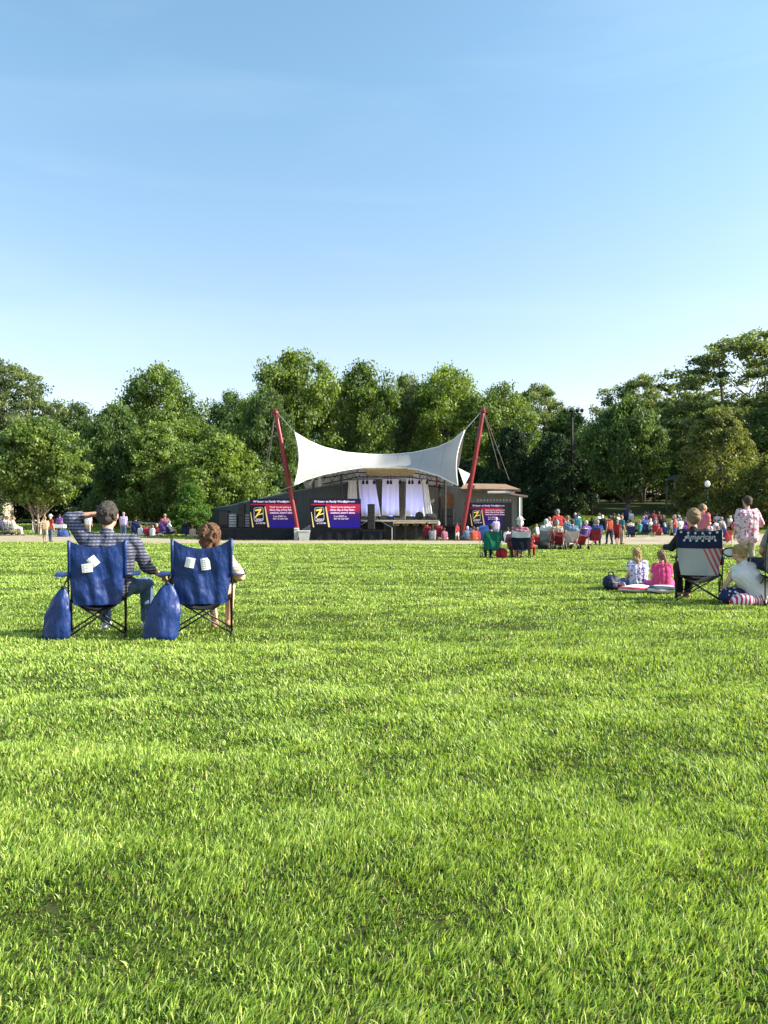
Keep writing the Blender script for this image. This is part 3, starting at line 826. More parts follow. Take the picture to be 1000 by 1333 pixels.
def em(col, s=1.): return M((.01, .01, .01), .5, .0, spec=.1, name='lit_screen', emis=col, es=s)
SCR = {}
def screen_mat(lit):
    m, nt = newmat('screen_picture')
    tcn = nt.add('ShaderNodeTexCoord'); sp = nt.add('ShaderNodeSeparateXYZ'); nt.link(tcn.outputs['Object'], sp.inputs[0])
    # red in the middle band fading to deep blue below, navy above
    r1 = nt.add('ShaderNodeValToRGB'); e = r1.color_ramp.elements
    e[0].position = 0; e[0].color = (.004, .003, .115, 1); e[1].position = 1; e[1].color = (.004, .003, .030, 1)
    for p_, c_ in ((.25, (.006, .003, .075, 1)), (.48, (.02, .003, .055, 1)), (.62, (.17, .006, .035, 1)), (.80, (.23, .008, .015, 1)), (.825, (.20, .007, .015, 1)), (.84, (.005, .003, .028, 1))):
        q = e.new(p_); q.color = c_
    mr_ = nt.add('ShaderNodeMapRange'); mr_.inputs[1].default_value = 0; mr_.inputs[2].default_value = 1
    nt.link(sp.outputs[2], mr_.inputs[0]); nt.link(mr_.outputs[0], r1.inputs[0])
    wv = nt.add('ShaderNodeTexNoise'); wv.inputs['Scale'].default_value = 1.6; nt.link(tcn.outputs['Object'], wv.inputs[0])
    c_ = mixc(nt, .015, r1.outputs[0], (.16, .01, .20))
    nt.link(c_, nt.bs.inputs['Emission Color']); nt.bs.inputs['Emission Strength'].default_value = lit
    nt.bs.inputs['Base Color'].default_value = (.01, .01, .01, 1); nt.bs.inputs['Roughness'].default_value = .5; nt.bs.inputs['Specular IOR Level'].default_value = .15
    return m

def led(px0, px1, py0, py1, d, label, lit, full=None):
    """image area; full = outer black area"""
    a, b = P(px0, py1, d), P(px1, py0, d); W_, H_ = b.x-a.x, b.z-a.z
    o = thing('led_screen', label, 'screen', (a.x, d, a.z), 0, 'screens beside the stage')
    if full:
        fa, fb = P(full[0], full[3], d)-a, P(full[1], full[2], d)-a
    else: fa, fb = Vector((-.05, 0, -.04)), Vector((W_+.05, 0, H_+.05))
    MB().box(((fa.x+fb.x)/2, .12, (fa.z+fb.z)/2), (fb.x-fa.x, .2, fb.z-fa.z), bev=.02).build('cabinet', BLACK, o)
    # picture panel uses unit-height object coordinates
    pn = MB().box((W_/H_/2, .012/H_, .5), (W_/H_, .02/H_, 1)).build('picture', screen_mat(lit), o); pn.scale = (H_,)*3
    # every printed piece sits a few millimetres proud
    def plate(pts, mat, nm, y): return MB().poly([(x*H_, y, z*H_) for x, z in pts], (0, -.006, 0)).build(nm, mat, o)
    em_ = lambda c, k=1.: em(tuple(round(v, 4) for v in c), lit*k)
    plate([(.0, .0), (.70, .0), (.52, .80), (.0, .80)], em_((.003, .003, .006)), 'dark_field', -.000)
    cr_ = em_((.42, .30, .12))
    plate([(.61, .02), (.67, .02), (.54, .74), (.50, .74)], cr_, 'stripe', -.012)
    plate([(.07, .02), (.115, .02), (.02, .55), (-.0, .55)], cr_, 'stripe', -.012)
    # emblem: grey rounded frame with a yellow brush-stroke Z
    fr = MB()
    def ring(pts, w):
        n = len(pts)
        for i in range(n):
            p, q = Vector((pts[i][0], 0, pts[i][1]))*H_, Vector((pts[(i+1) % n][0], 0, pts[(i+1) % n][1]))*H_
            fr.tube([p+Vector((0, -.02, 0)), q+Vector((0, -.02, 0))], w*H_, 4)
    ring([(.16, .70), (.40, .72), (.45, .68), (.46, .30), (.42, .24), (.18, .22), (.14, .27), (.13, .66)], .011)
    fr.build('emblem_frame', em_((.20, .20, .22)), o)
    plate([(.16, .63), (.38, .68), (.40, .64), (.30, .48), (.44, .52), (.45, .485), (.28, .44), (.19, .35), (.145, .34), (.31, .60), (.18, .585)], em_((.45, .35, .06), 1.1), 'emblem_letter', -.024)
    tx_ = MB()
    def wr(s, x, z, size, sh=0., y=-.016, bold=.0, mb=None):
        v, f = text_mesh(s, size*H_, 'LEFT', sh, bold*H_)
        (mb or tx_).add([(p.x+x*H_, y-p.z, p.y+z*H_) for p in v], f)
    wr('ZFEST', .18, .245, .105, bold=.002); 
    wr('at 7:30 PM', .20, .135, .075, bold=.001)
    wr('Welcome to Family Worship!', .10, .89, .1, .1, bold=.003); wr('@ outreach', 1.13, .895, .085, bold=.001)
    wr('Thank You for joining us for', .68, .70, .077, bold=.002)
    wr('Music, Play, & Pray Night -', .68, .60, .082, .1, bold=.003)
    wr('outdoors, summer shows', .69, .50, .082, bold=.003)
    tx_.build('lettering', em_((.42, .36, .46)), o)
    t2 = MB(); wr('Text ZFEST to', .80, .375, .075, bold=.002, mb=t2); wr('Give to outreach', .80, .295, .075, bold=.002, mb=t2)
    t2.build('lettering', em_((.36, .30, .34)), o)
    mb = MB()
    for x in (.2, W_-.2):
        mb.box((x, .35, -.02), (.06, .5, .04)); mb.tube([(x, .55, 0), (x, .24, H_*.9)], .03, 6)
    mb.build('stand', DARKST, o)
    return o
led(326, 384.5, 650, 687, 55.0, 'lit screen with a yellow Z emblem next to the dark racks', .95)
led(405, 469, 650, 687, 55.0, 'lit screen with a yellow Z emblem in front of the white curtains', 1.35)
led(612, 654, 656, 685, 55.8, 'dimmer screen in a wide black surround by the grey building', .8, full=(605, 667, 654, 690.5))

def tower(px0, px1, py0, py1, d, label, dep=.7, n=4):
    a, b = P(px0, py1, d), P(px1, py0, d); W_, H_ = b.x-a.x, b.z-a.z
    o = thing('loudspeaker', label, 'speaker', ((a.x+b.x)/2, d, a.z), 0, 'black loudspeakers around the stage')
    MB().box((0, dep/2, H_/2), (W_, dep, H_), bev=.03).build('cabinet', BLACK, o)
    for i in range(n):
        MB().box((0, -.012, H_*(i+.5)/n), (W_*.86, .02, H_/n*.86), bev=.006).build('grille', M((.03, .03, .033), .7, .3, 30, name='speaker_grille'), o)
    return o
tower(310.5, 318, 655, 687.3, 54.9, 'tall black speaker stack left of the first lit screen')
tower(478.5, 488, 656, 689.8, 54.6, 'tall black speaker stack between second screen and stage', n=3)
tower(575, 591, 661, 684, 58, 'wide black speaker stack between the curtains and the red mast', n=2, dep=.9)
MB_ = thing('platform', 'dark sloping platform under the wide speaker stack', 'platform', (P(585, 0, 57.6).x, 57.6, 0), 0, 'black draped platforms beside the stage')
MB().box((0, .7, .98), (2.0, 1.6, .1), bev=.01).build('deck', BLACK, MB_); MB().box((0, .66, .46), (1.9, 1.4, .92), bev=.02).build('skirt', BLACKC, MB_)

# racks by the dark wall
for px, py0, py1, w_, lab in [(291, 664, 687, .75, 'black equipment rack at the outer end of the long platform'), (303, 668, 687, .62, 'grey slatted equipment rack beside the black rack'), (322, 668, 687, .42, 'pale equipment rack squeezed against the first screen')]:
    a = P(px, py1, 55.3); h_ = P(px, py0, 55.3).z-a.z
    o = thing('equipment_rack', lab, 'rack', a, 0, 'equipment racks on the long platform')
    MB().box((0, .3, h_/2), (w_, .6, h_), bev=.02).build('case', BLACK if px < 300 else M((.10, .10, .11), .6, name='rack_grey'), o)
    if px > 300:
        for i in range(5): MB().box((0, -.01, h_*(i+.7)/5.5), (w_*.8, .02, h_/5.5*.6), bev=.004).build('unit', M((.38, .38, .40), .5, .3, 9, name='rack_unit'), o)
    else:
        MB().box((0, -.01, h_*.55), (w_*.8, .02, h_*.75), bev=.004).build('front_panel', M((.03, .03, .035), .4, name='rack_front'), o)

# white tubs and little tents
def tub(px, py, d, w_, h_, lab):
    a = P(px, py, d); o = thing('storage_tub', lab, 'tub', (a.x, d, 0), .1, 'white tubs between the platforms')
    MB().poly([(-w_*.4, -.3, 0), (w_*.4, -.3, 0), (w_/2, -.3, h_), (-w_/2, -.3, h_)], (0, .6, 0)).build('box', M((.55, .54, .50), .5, .06, name='white_plastic'), o)
    MB().box((0, 0, h_+.03), (w_*1.06, .68, .06), bev=.02).build('lid', WHITE, o)
tub(386, 0, 54.2, .34, .8, 'narrow grey-white tub beside the first platform')
tub(396, 0, 54.0, .85, .62, 'wide white tub on the ground between the platforms')
o = thing('white_tent', 'small white peaked tent behind the tubs between the two near screens', 'tent', (P(398, 0, 56).x, 56.2, 0))
MB().poly([(-.5, 0, .1), (.4, 0, .1), (.4, 0, 1.15), (-.5, 0, .62)], (0, .9, 0)).build('cloth', WHITE, o)
o = thing('white_tent', 'low white tent beside the stage behind the tall speaker', 'tent', (P(487, 0, 55.6).x, 55.7, 0))
mb = MB(); mb.sheet(lambda u, v: (-1.35+2.7*u, -.2+1.4*v, 1.62-.75*abs(2*u-1)**1.0+.12*math.sin(math.pi*u)*0), 16, 6, .02); smart(mb.build('cloth', WHITE, o))
mb = MB()
for x in (-1.3, 1.3):
    for y in (-.15, 1.15): mb.tube([(x, y, 0), (x, y, .9)], .025, 6)
mb.build('pole', WHITE, o); 
o = thing('sail_cover', 'blue sheet draped over the desk in front of the dimmer screen', 'cover', (P(628, 0, 53).x, 53, 0))
dv = MB(); dv.sheet(lambda u, v: (-1.1+2.1*u, -.35+.8*v, .72+.5*u**1.3+.10*math.sin(u*9)*math.sin(v*5)), 24, 10, .02)
dv.sheet(lambda u, v: (-1.1+2.1*u, -.352-.012*math.sin(u*14), (.70+.5*u**1.3)*(1-v)+.05*v), 40, 4, .012); smart(dv.build('cloth', M((.03, .10, .36), .8, .2, 3, name='blue_cloth'), o))

# poles, lamps, shelter, cottage, rails
fp = thing('floodlight_pole', 'tall dark pole with floodlights at the top beside the dark trees', 'floodlight pole', (P(745, 0, 76).x, 76, Z(P(745, 0, 76).x, 76)-.2))
hz = P(745, 536, 76).z-fp.location.z
MB().tube([(0, 0, 0), (0, 0, hz*.7), (0, 0, hz)], [.13, .11, .09], 12).build('pole', M((.008, .010, .014), .6, .1, name='black_paint_pole'), fp, True)
MB().box((.1, 0, hz-.15), (1.9, .07, .07)).build('crossarm', BLACK, fp)
for x in (-.75, -.1, .5, .95):
    h = MB(); h.box((x, -.05, hz+.12), (.30, .34, .30), Matrix.Rotation(R(-25), 3, 'X'), bev=.05); hd = h.build('lamp_head', BLACK, fp)
MB().box((.22, 0, hz*.62), (.22, .2, 1.6)).build('cabinet', BLACK, fp)
lp = thing('street_lamp', 'lamp with a white round globe in the shade under the trees', 'street lamp', (P(921, 0, 63).x, 63, Z(P(921, 0, 63).x, 63)))
hz = P(0, 630, 63).z-lp.location.z
MB().tube([(0, 0, 0), (0, 0, .5), (0, 0, hz-.25)], [.09, .06, .04], 10).build('pole', BLACK, lp, True)
MB().ell((0, 0, hz), (.22, .22, .27)).build('globe', M((.8, .8, .78), .3, 0, name='globe_glass', emis=(.5, .5, .5), es=.12), lp, True)
MB().tube([(0, 0, hz-.45), (0, 0, hz-.28)], [.06, .16], 10).build('collar', BLACK, lp)
x = P(893, 0, 82).x; zz = Z(x, 82)
sh = thing('park_shelter', 'small dark shelter with a low roof among the trees behind the crowd', 'shelter', (x, 82, zz))
tz = P(0, 619, 82).z-zz
MB().poly([(-1.9, -1.2, tz-.5), (1.9, -1.2, tz-.5), (1.2, -1.2, tz), (-1.2, -1.2, tz)], (0, 2.6, 0)).build('roof', M((.06, .07, .09), .5, name='slate'), sh)
for sx in (-1.6, 1.6):
    for sy in (-1, 1.2): MB().box((sx, sy, (tz-.5)/2), (.16, .16, tz-.5)).build('post', M((.25, .24, .22), .8, name='post_paint'), sh)
MB().box((0, .4, .9), (2.8, .1, 1.8), bev=.01).build('back_wall', DARKST, sh)

o = thing('brick_house', 'tan brick cottage corner showing beneath the round maple', 'house', (P(-14, 0, 76).x, 76, Z(P(-14, 0, 76).x, 76)))
BRK, nt = newmat('tan_brick'); bt = nt.add('ShaderNodeTexBrick'); nt.link(coords(nt), bt.inputs[0]); bt.inputs['Scale'].default_value = 4
bt.inputs['Color1'].default_value = (.42, .27, .16, 1); bt.inputs['Color2'].default_value = (.34, .2, .12, 1); bt.inputs['Mortar'].default_value = (.5, .45, .38, 1)
nt.link(bt.outputs[0], nt.bs.inputs['Base Color']); nt.bs.inputs['Roughness'].default_value = .9
MB().box((-.6, 1.5, 1.2), (3.2, 3, 2.6), bev=.02).build('wall', BRK, o)
MB().poly([(-2.5, -.3, 2.5), (1.4, -.3, 2.5), (-.55, -.3, 3.9)], (0, 3.6, 0)).build('roof', M((.10, .08, .07), .9, name='dark_shingle'), o)
f = MB().box((-.3, -.02, 1.5), (.9, .06, 1.0)).build('window', WHITE, o); MB().box((-.3, -.06, 1.5), (.75, .03, .85)).build('pane', M((.03, .04, .05), .1, name='window_glass'), f)

FENCE = M((.42, .38, .32), .85, .2, 4, name='weathered_wood')
def rails(p0, p1, d0, d1, npost, hr, lab, mat=FENCE, th=.09, zs=None):
    a = Vector((P(p0, 0, d0).x, d0, 0)); a.z = Z(a.x, a.y)-.03; b = Vector((P(p1, 0, d1).x, d1, 0)); b.z = Z(b.x, b.y)-.03
    o = thing('rail_fence', lab, 'fence', a)
    D = b-a
    for i in range(npost):
        p = D*(i/(npost-1)); MB().box(p+Vector((0, 0, hr/2)), (.12, .12, hr), bev=.01).build('post', mat, o)
    for z in (zs or (hr*.45, hr*.9)):
        q = Matrix.Rotation(math.atan2(D.y, D.x), 3, 'Z')
        MB().box(D/2+Vector((0, -.08*1, z)), (D.length, .05, th*1.5), q @ Matrix.Rotation(-math.asin(D.z/D.length), 3, 'Y'), bev=.005).build('rail', mat, o)
    return o
rails(158, 262, 64, 62, 9, .95, 'weathered two-rail wooden fence behind the people on the bank')
a = thing('ramp_handrail', 'white sloping double handrail beside the foot of the maple', 'handrail', (P(41, 0, 60).x, 60, Z(P(41, 0, 60).x, 60)))
mb = MB()
for dz in (0, .28):
    mb.tube([(0, 0, .85+dz-.1), (.15, 0, .98+dz-.1), (.82, 0, .55+dz)], .045, 6)
mb.build('rail', WHITE, a, True)
for x, h in ((.12, 1.05), (.72, .8)): MB().tube([(x, 0, 0), (x, 0, h)], .05, 6).build('post', WHITE, a)
# ------------------------------------------------------------------ people
def V3(*a): return Vector(a)
def finger_prims(mb, wrist, hd, pn, side, curl=.35, k=1., thick=1.):
    """palm and five fingers; hd = hand direction, pn = palm normal, side=+1/-1 = which side the thumb is on"""
    hd = Vector(hd).normalized(); pn = (Vector(pn)-hd*Vector(pn).dot(hd)).normalized(); sd_ = hd.cross(pn)*side
    w = Vector(wrist)
    mb.caps(w, w+hd*.03*k, .024*k, .026*k)
    for s in (-1.3, -.45, .45, 1.3): mb.caps(w+hd*.02*k+sd_*s*.013*k, w+hd*.085*k+sd_*s*.019*k, .016*k, .0145*k, 8)
    for i, (s, L) in enumerate(((1.45, .070), (.5, .080), (-.48, .074), (-1.42, .058))):
        a = w+hd*.088*k+sd_*s*.0195*k; d1 = (hd*math.cos(curl)+pn*math.sin(curl)+sd_*s*.10).normalized(); d2 = (hd*math.cos(curl*2.3)+pn*math.sin(curl*2.3)+sd_*s*.10).normalized()
        b = a+d1*L*.5*k; mb.caps(a, b, .0100*k*thick, .0092*k*thick, 8); mb.caps(b, b+d2*L*.5*k, .0092*k*thick, .0080*k*thick, 8)
    a = w+hd*.02*k+sd_*.03*k; b = a+(hd*.6+sd_*.75+pn*.25).normalized()*.035*k; mb.caps(a, b, .014*k, .011*k, 8)
    mb.caps(b, b+(hd*.85+sd_*.35+pn*.3).normalized()*.03*k, .011*k, .009*k, 8)

def head_rot(p): return Matrix.Rotation(R(p.get('yaw', 0)), 3, 'Z') @ Matrix.Rotation(R(p.get('roll', 0)), 3, 'Y') @ Matrix.Rotation(R(p.get('pitch', 0)), 3, 'X')

def make_person(p, vs=.018, hair='short', sleeves='short', legs='long', fat=1., fingers=True, hk=1., eyes=False, vest=0., skirt=False):
    """p: joints.  Returns {part: mesh}"""
    out = {}
    g = {k: Vector(v) for k, v in p.items() if isinstance(v, (tuple, list, Vector))}
    hr = head_rot(p); hc = g['head']
    def H(x, y, z): return hc+hr @ V3(x, y, z)*hk
    hipL, hipR, shL, shR = g['hipL'], g['hipR'], g['shL'], g['shR']; neck = g['neck']
    def torso(mb, e=0., low=True):
        f = fat
        mL, mR = hipL.lerp(shL, .42), hipR.lerp(shR, .42)
        cx = (hipL+hipR)/2; tx_ = (shL+shR)/2; m = cx.lerp(tx_, .45)
        for a, b in ((hipL, mL), (hipR, mR)): mb.caps(a, b.lerp(m, .18), .115*f+e, .112*f+e)
        for a, b in ((mL, shL), (mR, shR)): mb.caps(a.lerp(m, .18), b.lerp(tx_, .42)+V3(0, 0, -.09), .112*f+e, .105*f+e)
        mb.caps(cx, m, .12*f+e, .125*f+e); mb.caps(m, tx_+V3(0, 0, -.10), .125*f+e, .115*f+e)
        mb.caps(shL, shR, .055+e, .055+e)
        mb.caps(tx_.lerp(neck, .2), neck.lerp(hc, .05), .07+e*.6, .056+e*.4)
    b = MB(); torso(b)
    b.caps(neck, hc+V3(0, 0, -.05), .056, .053)
    # head: skull, face, jaw, nose, brow, chin, ears
    b.ell(H(0, -.012, .022), (.078*hk, .096*hk, .094*hk), hr); b.ell(H(0, .03, -.045), (.058*hk, .066*hk, .07*hk), hr)
    b.ell(H(0, .052, .0), (.062*hk, .045*hk, .07*hk), hr)
    b.caps(H(0, .094, .012), H(0, .108, -.018), .009*hk, .014*hk, 8); b.caps(H(-.028, .085, .026), H(.028, .085, .026), .012*hk, .012*hk, 8)
    b.ell(H(0, .082, -.092), (.022*hk, .018*hk, .018*hk), hr); b.caps(H(-.02, .09, -.052), H(.02, .09, -.052), .009*hk, .009*hk, 8)
    for s in (-1, 1): b.ell(H(.080*s, -.004, -.005), (.012*hk, .022*hk, .034*hk), hr)
    for S in 'LR':
        sh, el, wr = g['sh'+S], g['el'+S], g['wr'+S]; hp, kn, an = g['hip'+S], g['kn'+S], g['an'+S]
        b.caps(sh, sh.lerp(el, .5), .054*fat**.5, .046*fat**.5); b.caps(sh.lerp(el, .5), el, .046*fat**.5, .038); b.caps(el, el.lerp(wr, .35), .038, .037); b.caps(el.lerp(wr, .35), wr, .037, .026)
        d = (wr-el).normalized(); hd = g.get('hd'+S, d); pn = g.get('pn'+S, V3(1 if S == 'L' else -1, 0, 0))
        finger_prims(b, wr, hd, pn, 1 if S == 'L' else -1, p.get('curl', .4), 1., 1. if vs < .012 else 1.25)
        b.caps(hp, kn, .088*fat**.6, .056); b.caps(kn, kn.lerp(an, .4), .056, .052); b.caps(kn.lerp(an, .4), an, .052, .036)
        ft = g.get('ft'+S, an+V3(0, .15, -.05)); b.caps(an+V3(0, 0, -.03), ft, .036, .028)
    out['body'] = voxel(b, vs, 3 if vs < .012 else 2, .5)
    # shirt
    s = MB(); torso(s, .016)
    for S in 'LR':
        sh, el, wr = g['sh'+S], g['el'+S], g['wr'+S]
        if sleeves != 'none':
            t = .62 if sleeves == 'short' else 1.
            s.caps(sh, sh.lerp(el, t), .076*fat**.5, .062*fat**.4)
            if sleeves == 'long': s.caps(el, wr.lerp(el, .12), .060, .044)
            if sleeves == 'elbow': s.caps(sh, el, .074, .062); s.caps(el, el.lerp(wr, .35), .062, .055)
    if vest:
        for h_ in (hipL, hipR): s.caps(h_, h_+V3(0, 0, -vest), .125*fat, .14*fat)
    m = voxel(s, vs, 2, .5, 'shirt'); displace(m, .007 if vs < .012 else .009, 17, 3); out['shirt'] = m
    # trousers
    t = MB(); t.caps(hipL, hipR, .124*fat, .124*fat)
    for S in 'LR':
        hp, kn, an = g['hip'+S], g['kn'+S], g['an'+S]
        if legs == 'long': t.caps(hp, kn, .108*fat**.6, .076); t.caps(kn, an.lerp(kn, .08), .076, .058)
        elif legs == 'short': t.caps(hp, hp.lerp(kn, .85), .110*fat**.6, .088)
    if legs == 'dress':
        kL, kR = g['knL'], g['knR']; t.caps(hipL, kL, .12, .10); t.caps(hipR, kR, .12, .10); t.caps((hipL+hipR)/2, (kL+kR)/2, .12, .12)
    m = voxel(t, vs, 2, .5, 'trousers'); displace(m, .006, 15, 8); out['trousers'] = m
    # hair
    h = MB(); e = .014*hk
    h.ell(H(0, -.030, .034), (.084*hk+e*.4, .094*hk+e*.4, .090*hk+e*.5), hr)
    h.ell(H(0, -.055, -.03), (.072*hk+e*.3, .058*hk, .06*hk), hr)
    if hair == 'bob': 
        for sx in (-1, 1): h.caps(H(.07*sx, -.02, .02), H(.075*sx, -.03, -.07), .035*hk, .03*hk)
        h.caps(H(0, -.07, 0), H(0, -.075, -.09), .06*hk, .055*hk)
    if hair == 'long':
        for sx in (-1, 0, 1): h.caps(H(.05*sx, -.06, .02), H(.05*sx, -.095, -.16), .045*hk, .04*hk); 
        h.caps(H(0, -.095, -.16), H(.02, -.11, -.30), .06*hk, .028*hk)
    if hair == 'pony':
        h.ell(H(0, -.125, .015), (.03*hk, .03*hk, .03*hk), hr); h.caps(H(0, -.13, .01), H(.01, -.15, -.10), .026*hk, .036*hk); h.caps(H(.01, -.15, -.10), H(0, -.12, -.22), .036*hk, .014*hk)
    if hair == 'bun': h.ell(H(.01, -.12, -.02), (.045*hk, .04*hk, .045*hk), hr)
    if vs < .012:
        rh = random.Random(int(hk*1000)+len(hair)); nn = {'bob': 170, 'short': 150}.get(hair, 110)
        for _ in range(nn):
            a_ = rh.uniform(0, 6.28); t_ = rh.uniform(-.75, 1.5); dv = V3(math.cos(a_)*math.cos(t_), math.sin(a_)*math.cos(t_), math.sin(t_))
            if dv.y > .25 and dv.z < .55: continue
            q_ = V3(0, -.030, .034)+V3(dv.x*.088, dv.y*.097, dv.z*.094)*(1.08 if hair == 'bob' else 1.0)
            big = 1.6 if hair == 'bob' else (1.1 if hair == 'short' else 1.2)
            e_ = q_+V3(rh.uniform(-.02, .02), -.006, rh.uniform(-.03, .006))*big
            h.caps(H(*q_), H(*e_), .011*big, .006*big, 6)
    m = voxel(h, min(vs, .012) if vs >= .012 else .0065, 1, .4, 'hair'); displace(m, .003 if vs < .012 else .006, 70, 5); out['hair'] = m
    for S in 'LR':
        an = g['an'+S]; ft = g.get('ft'+S, an+V3(0, .15, -.05)); sm = MB(); d = (ft-an); d2 = V3(d.x, d.y, 0)
        sm.caps(an+V3(0, 0, -.035), ft, .045, .038); sm.caps(an+V3(0, 0, -.045)-d2.normalized()*.035, an+V3(0, 0, -.03), .04, .042)
        out['shoe'+S] = voxel(sm, min(vs, .012), 2, .5, 'shoe')
    if eyes:
        for i, sx in enumerate((-1, 1)):
            em_ = MB().ell(H(.031*sx, .091, .008), (.012*hk, .008*hk, .009*hk), hr); out['eye%d' % i] = em_.mesh('eye')
    return out

SKIN = M((.52, .29, .20), .5, .10, 20, name='skin'); SKIN2 = M((.60, .36, .27), .5, .08, 20, name='fair_skin'); SKIN3 = M((.36, .19, .12), .5, .10, 20, name='tanned_skin')
def cloth(c, var=.12, sc_=9): return M(c, .85, var, sc_, spec=.15, bump=.25, bscale=60, name='cloth')
HAIRM = {k: M(c, .6, .45, 60, spec=.4, bump=.9, bscale=160, name='hair_'+k) for k, c in dict(brown=(.06, .035, .02), auburn=(.16, .075, .035), blonde=(.42, .27, .12), sandy=(.26, .17, .09), grey=(.30, .28, .26), salt=(.062, .052, .044), white=(.62, .60, .56), dark=(.02, .016, .014)).items()}

def put_person(parts, mats, label, loc, rz=0, group=None, scale=1., extra=None):
    o = thing('person', label, 'person', loc, rz, group, scale)
    for k, me in parts.items():
        nm = {'shoeL': 'shoe', 'shoeR': 'shoe', 'eye0': 'eye', 'eye1': 'eye'}.get(k, k)
        if nm == 'shoe' and mats.get('shoe') is None: continue
        if len(me.materials) == 0: me.materials.append(SKIN)
        c = bpy.data.objects.new(nm, me); COL.objects.link(c); c.parent = o
        setmat(c, mats[nm] if nm in mats else (M((.02, .02, .02), .1, name='eye_dark') if nm == 'eye' else SKIN))
    return o

# ---- poses. +y is the way the person looks, z up, origin on the ground
def p_stand(stance=.10, stride=0., arms='down', lean=0., twist=0.):
    p = dict(hipL=(-.085, 0, .92), hipR=(.085, 0, .92), knL=(-.10, .03+stride*.5, .50), knR=(.10, .03-stride*.3, .50), anL=(-stance, stride, .09), anR=(stance, -stride, .09),
             shL=(-.185, lean*.5, 1.40), shR=(.185, lean*.5, 1.40), neck=(0, lean*.6, 1.47), head=(0, .03+lean*.8, 1.63))
    if arms == 'down': p.update(elL=(-.25, lean*.3-.02, 1.11), elR=(.25, lean*.3-.02, 1.11), wrL=(-.26, .08, .86), wrR=(.26, .08, .86))
    if arms == 'hips': p.update(elL=(-.36, -.08, 1.16), elR=(.37, -.08, 1.16), wrL=(-.20, .02, .98), wrR=(.20, .02, .98))
    if arms == 'front': p.update(elL=(-.25, .02, 1.12), elR=(.25, .02, 1.12), wrL=(-.12, .24, 1.12), wrR=(.12, .24, 1.14))
    if arms == 'one': p.update(elL=(-.26, -.02, 1.11), elR=(.33, .0, 1.16), wrL=(-.27, .07, .86), wrR=(.24, .2, 1.28))
    if arms == 'swing': p.update(elL=(-.25, -.10, 1.13), elR=(.25, .10, 1.13), wrL=(-.26, -.06, .88), wrR=(.25, .28, .98))
    return p
def p_chair(seat=.42, back=.10, arms='lap', knee=.40, w=.10):
    z = seat+.10
    p = dict(hipL=(-.09, 0, z), hipR=(.09, 0, z), knL=(-w-.03, knee, z+.02), knR=(w+.03, knee, z+.02), anL=(-w, knee+.08, .09), anR=(w, knee+.10, .09),
             shL=(-.185, -back, z+.48), shR=(.185, -back, z+.48), neck=(0, -back+.01, z+.55), head=(0, -back+.06, z+.71))
    if arms == 'lap': p.update(elL=(-.27, .0, z+.22), elR=(.27, .0, z+.22), wrL=(-.12, .22, z+.14), wrR=(.12, .22, z+.14))
    if arms == 'rest': p.update(elL=(-.30, -.02, z+.22), elR=(.30, -.02, z+.22), wrL=(-.29, .22, z+.20), wrR=(.29, .22, z+.20))
    return p
def p_ground(kind='cross', back=.02, hunch=.06):
    z = .12
    p = dict(hipL=(-.085, 0, z), hipR=(.085, 0, z), shL=(-.165, -back+hunch, z+.47), shR=(.165, -back+hunch, z+.47), neck=(0, -back+hunch+.03, z+.53), head=(0, -back+hunch+.07, z+.69))
    if kind == 'cross': p.update(knL=(-.33, .26, .16), knR=(.33, .26, .16), anL=(.02, .34, .09), anR=(-.02, .42, .09), ftL=(.14, .36, .06), ftR=(-.14, .46, .06))
    if kind == 'knees': p.update(knL=(-.12, .32, .50), knR=(.13, .34, .48), anL=(-.12, .52, .09), anR=(.12, .54, .09))
    if kind == 'side': p.update(knL=(-.2, .36, .14), knR=(.12, .42, .16), anL=(.15, .55, .09), anR=(.4, .45, .09), ftL=(.27, .6, .05), ftR=(.52, .5, .05))
    if kind == 'knees': p.update(elL=(-.22, .2, z+.26), elR=(.22, .2, z+.26), wrL=(-.08, .36, .40), wrR=(.08, .38, .40))
    else: p.update(elL=(-.24, .06, z+.22), elR=(.24, .06, z+.22), wrL=(-.14, .26, z+.12), wrR=(.14, .26, z+.12))
    return p

# ------------------------------------------------------------------ camp chairs
BLUEF, nt = newmat('blue_camp_cloth')
nz_ = nt.add('ShaderNodeTexNoise'); nz_.inputs['Scale'].default_value = 5; nt.link(coords(nt), nz_.inputs[0])
cb = mixc(nt, nz_.outputs[0], (.007, .029, .145), (.013, .049, .23)); nt.link(cb, nt.bs.inputs['Base Color']); nt.bs.inputs['Roughness'].default_value = .45; nt.bs.inputs['Specular IOR Level'].default_value = .5
b1 = nt.add('ShaderNodeTexNoise'); b1.inputs['Scale'].default_value = 3.5; b1.inputs['Detail'].default_value = 3; mpn = nt.add('ShaderNodeMapping'); mpn.inputs['Rotation'].default_value = (0, R(25), 0); mpn.inputs['Scale'].default_value = (1.6, 1, .9); nt.link(coords(nt), mpn.inputs[0]); nt.link(mpn.outputs[0], b1.inputs[0])
bp = nt.add('ShaderNodeBump'); bp.inputs['Strength'].default_value = .9; bp.inputs['Distance'].default_value = .07; nt.link(b1.outputs[0], bp.inputs['Height']); nt.link(bp.outputs[0], nt.bs.inputs['Normal'])
trb = nt.add('ShaderNodeBsdfTranslucent'); nt.link(cb, trb.inputs[0]); msb = nt.add('ShaderNodeMixShader'); msb.inputs[0].default_value = .15
nt.link(nt.bs.outputs[0], msb.inputs[1]); nt.link(trb.outputs[0], msb.inputs[2]); nt.link(msb.outputs[0], nt.out.inputs[0])
FR = M((.014, .014, .016), .35, .1, name='black_tube'); PLAST = M((.02, .02, .022), .5, .1, name='black_plastic')

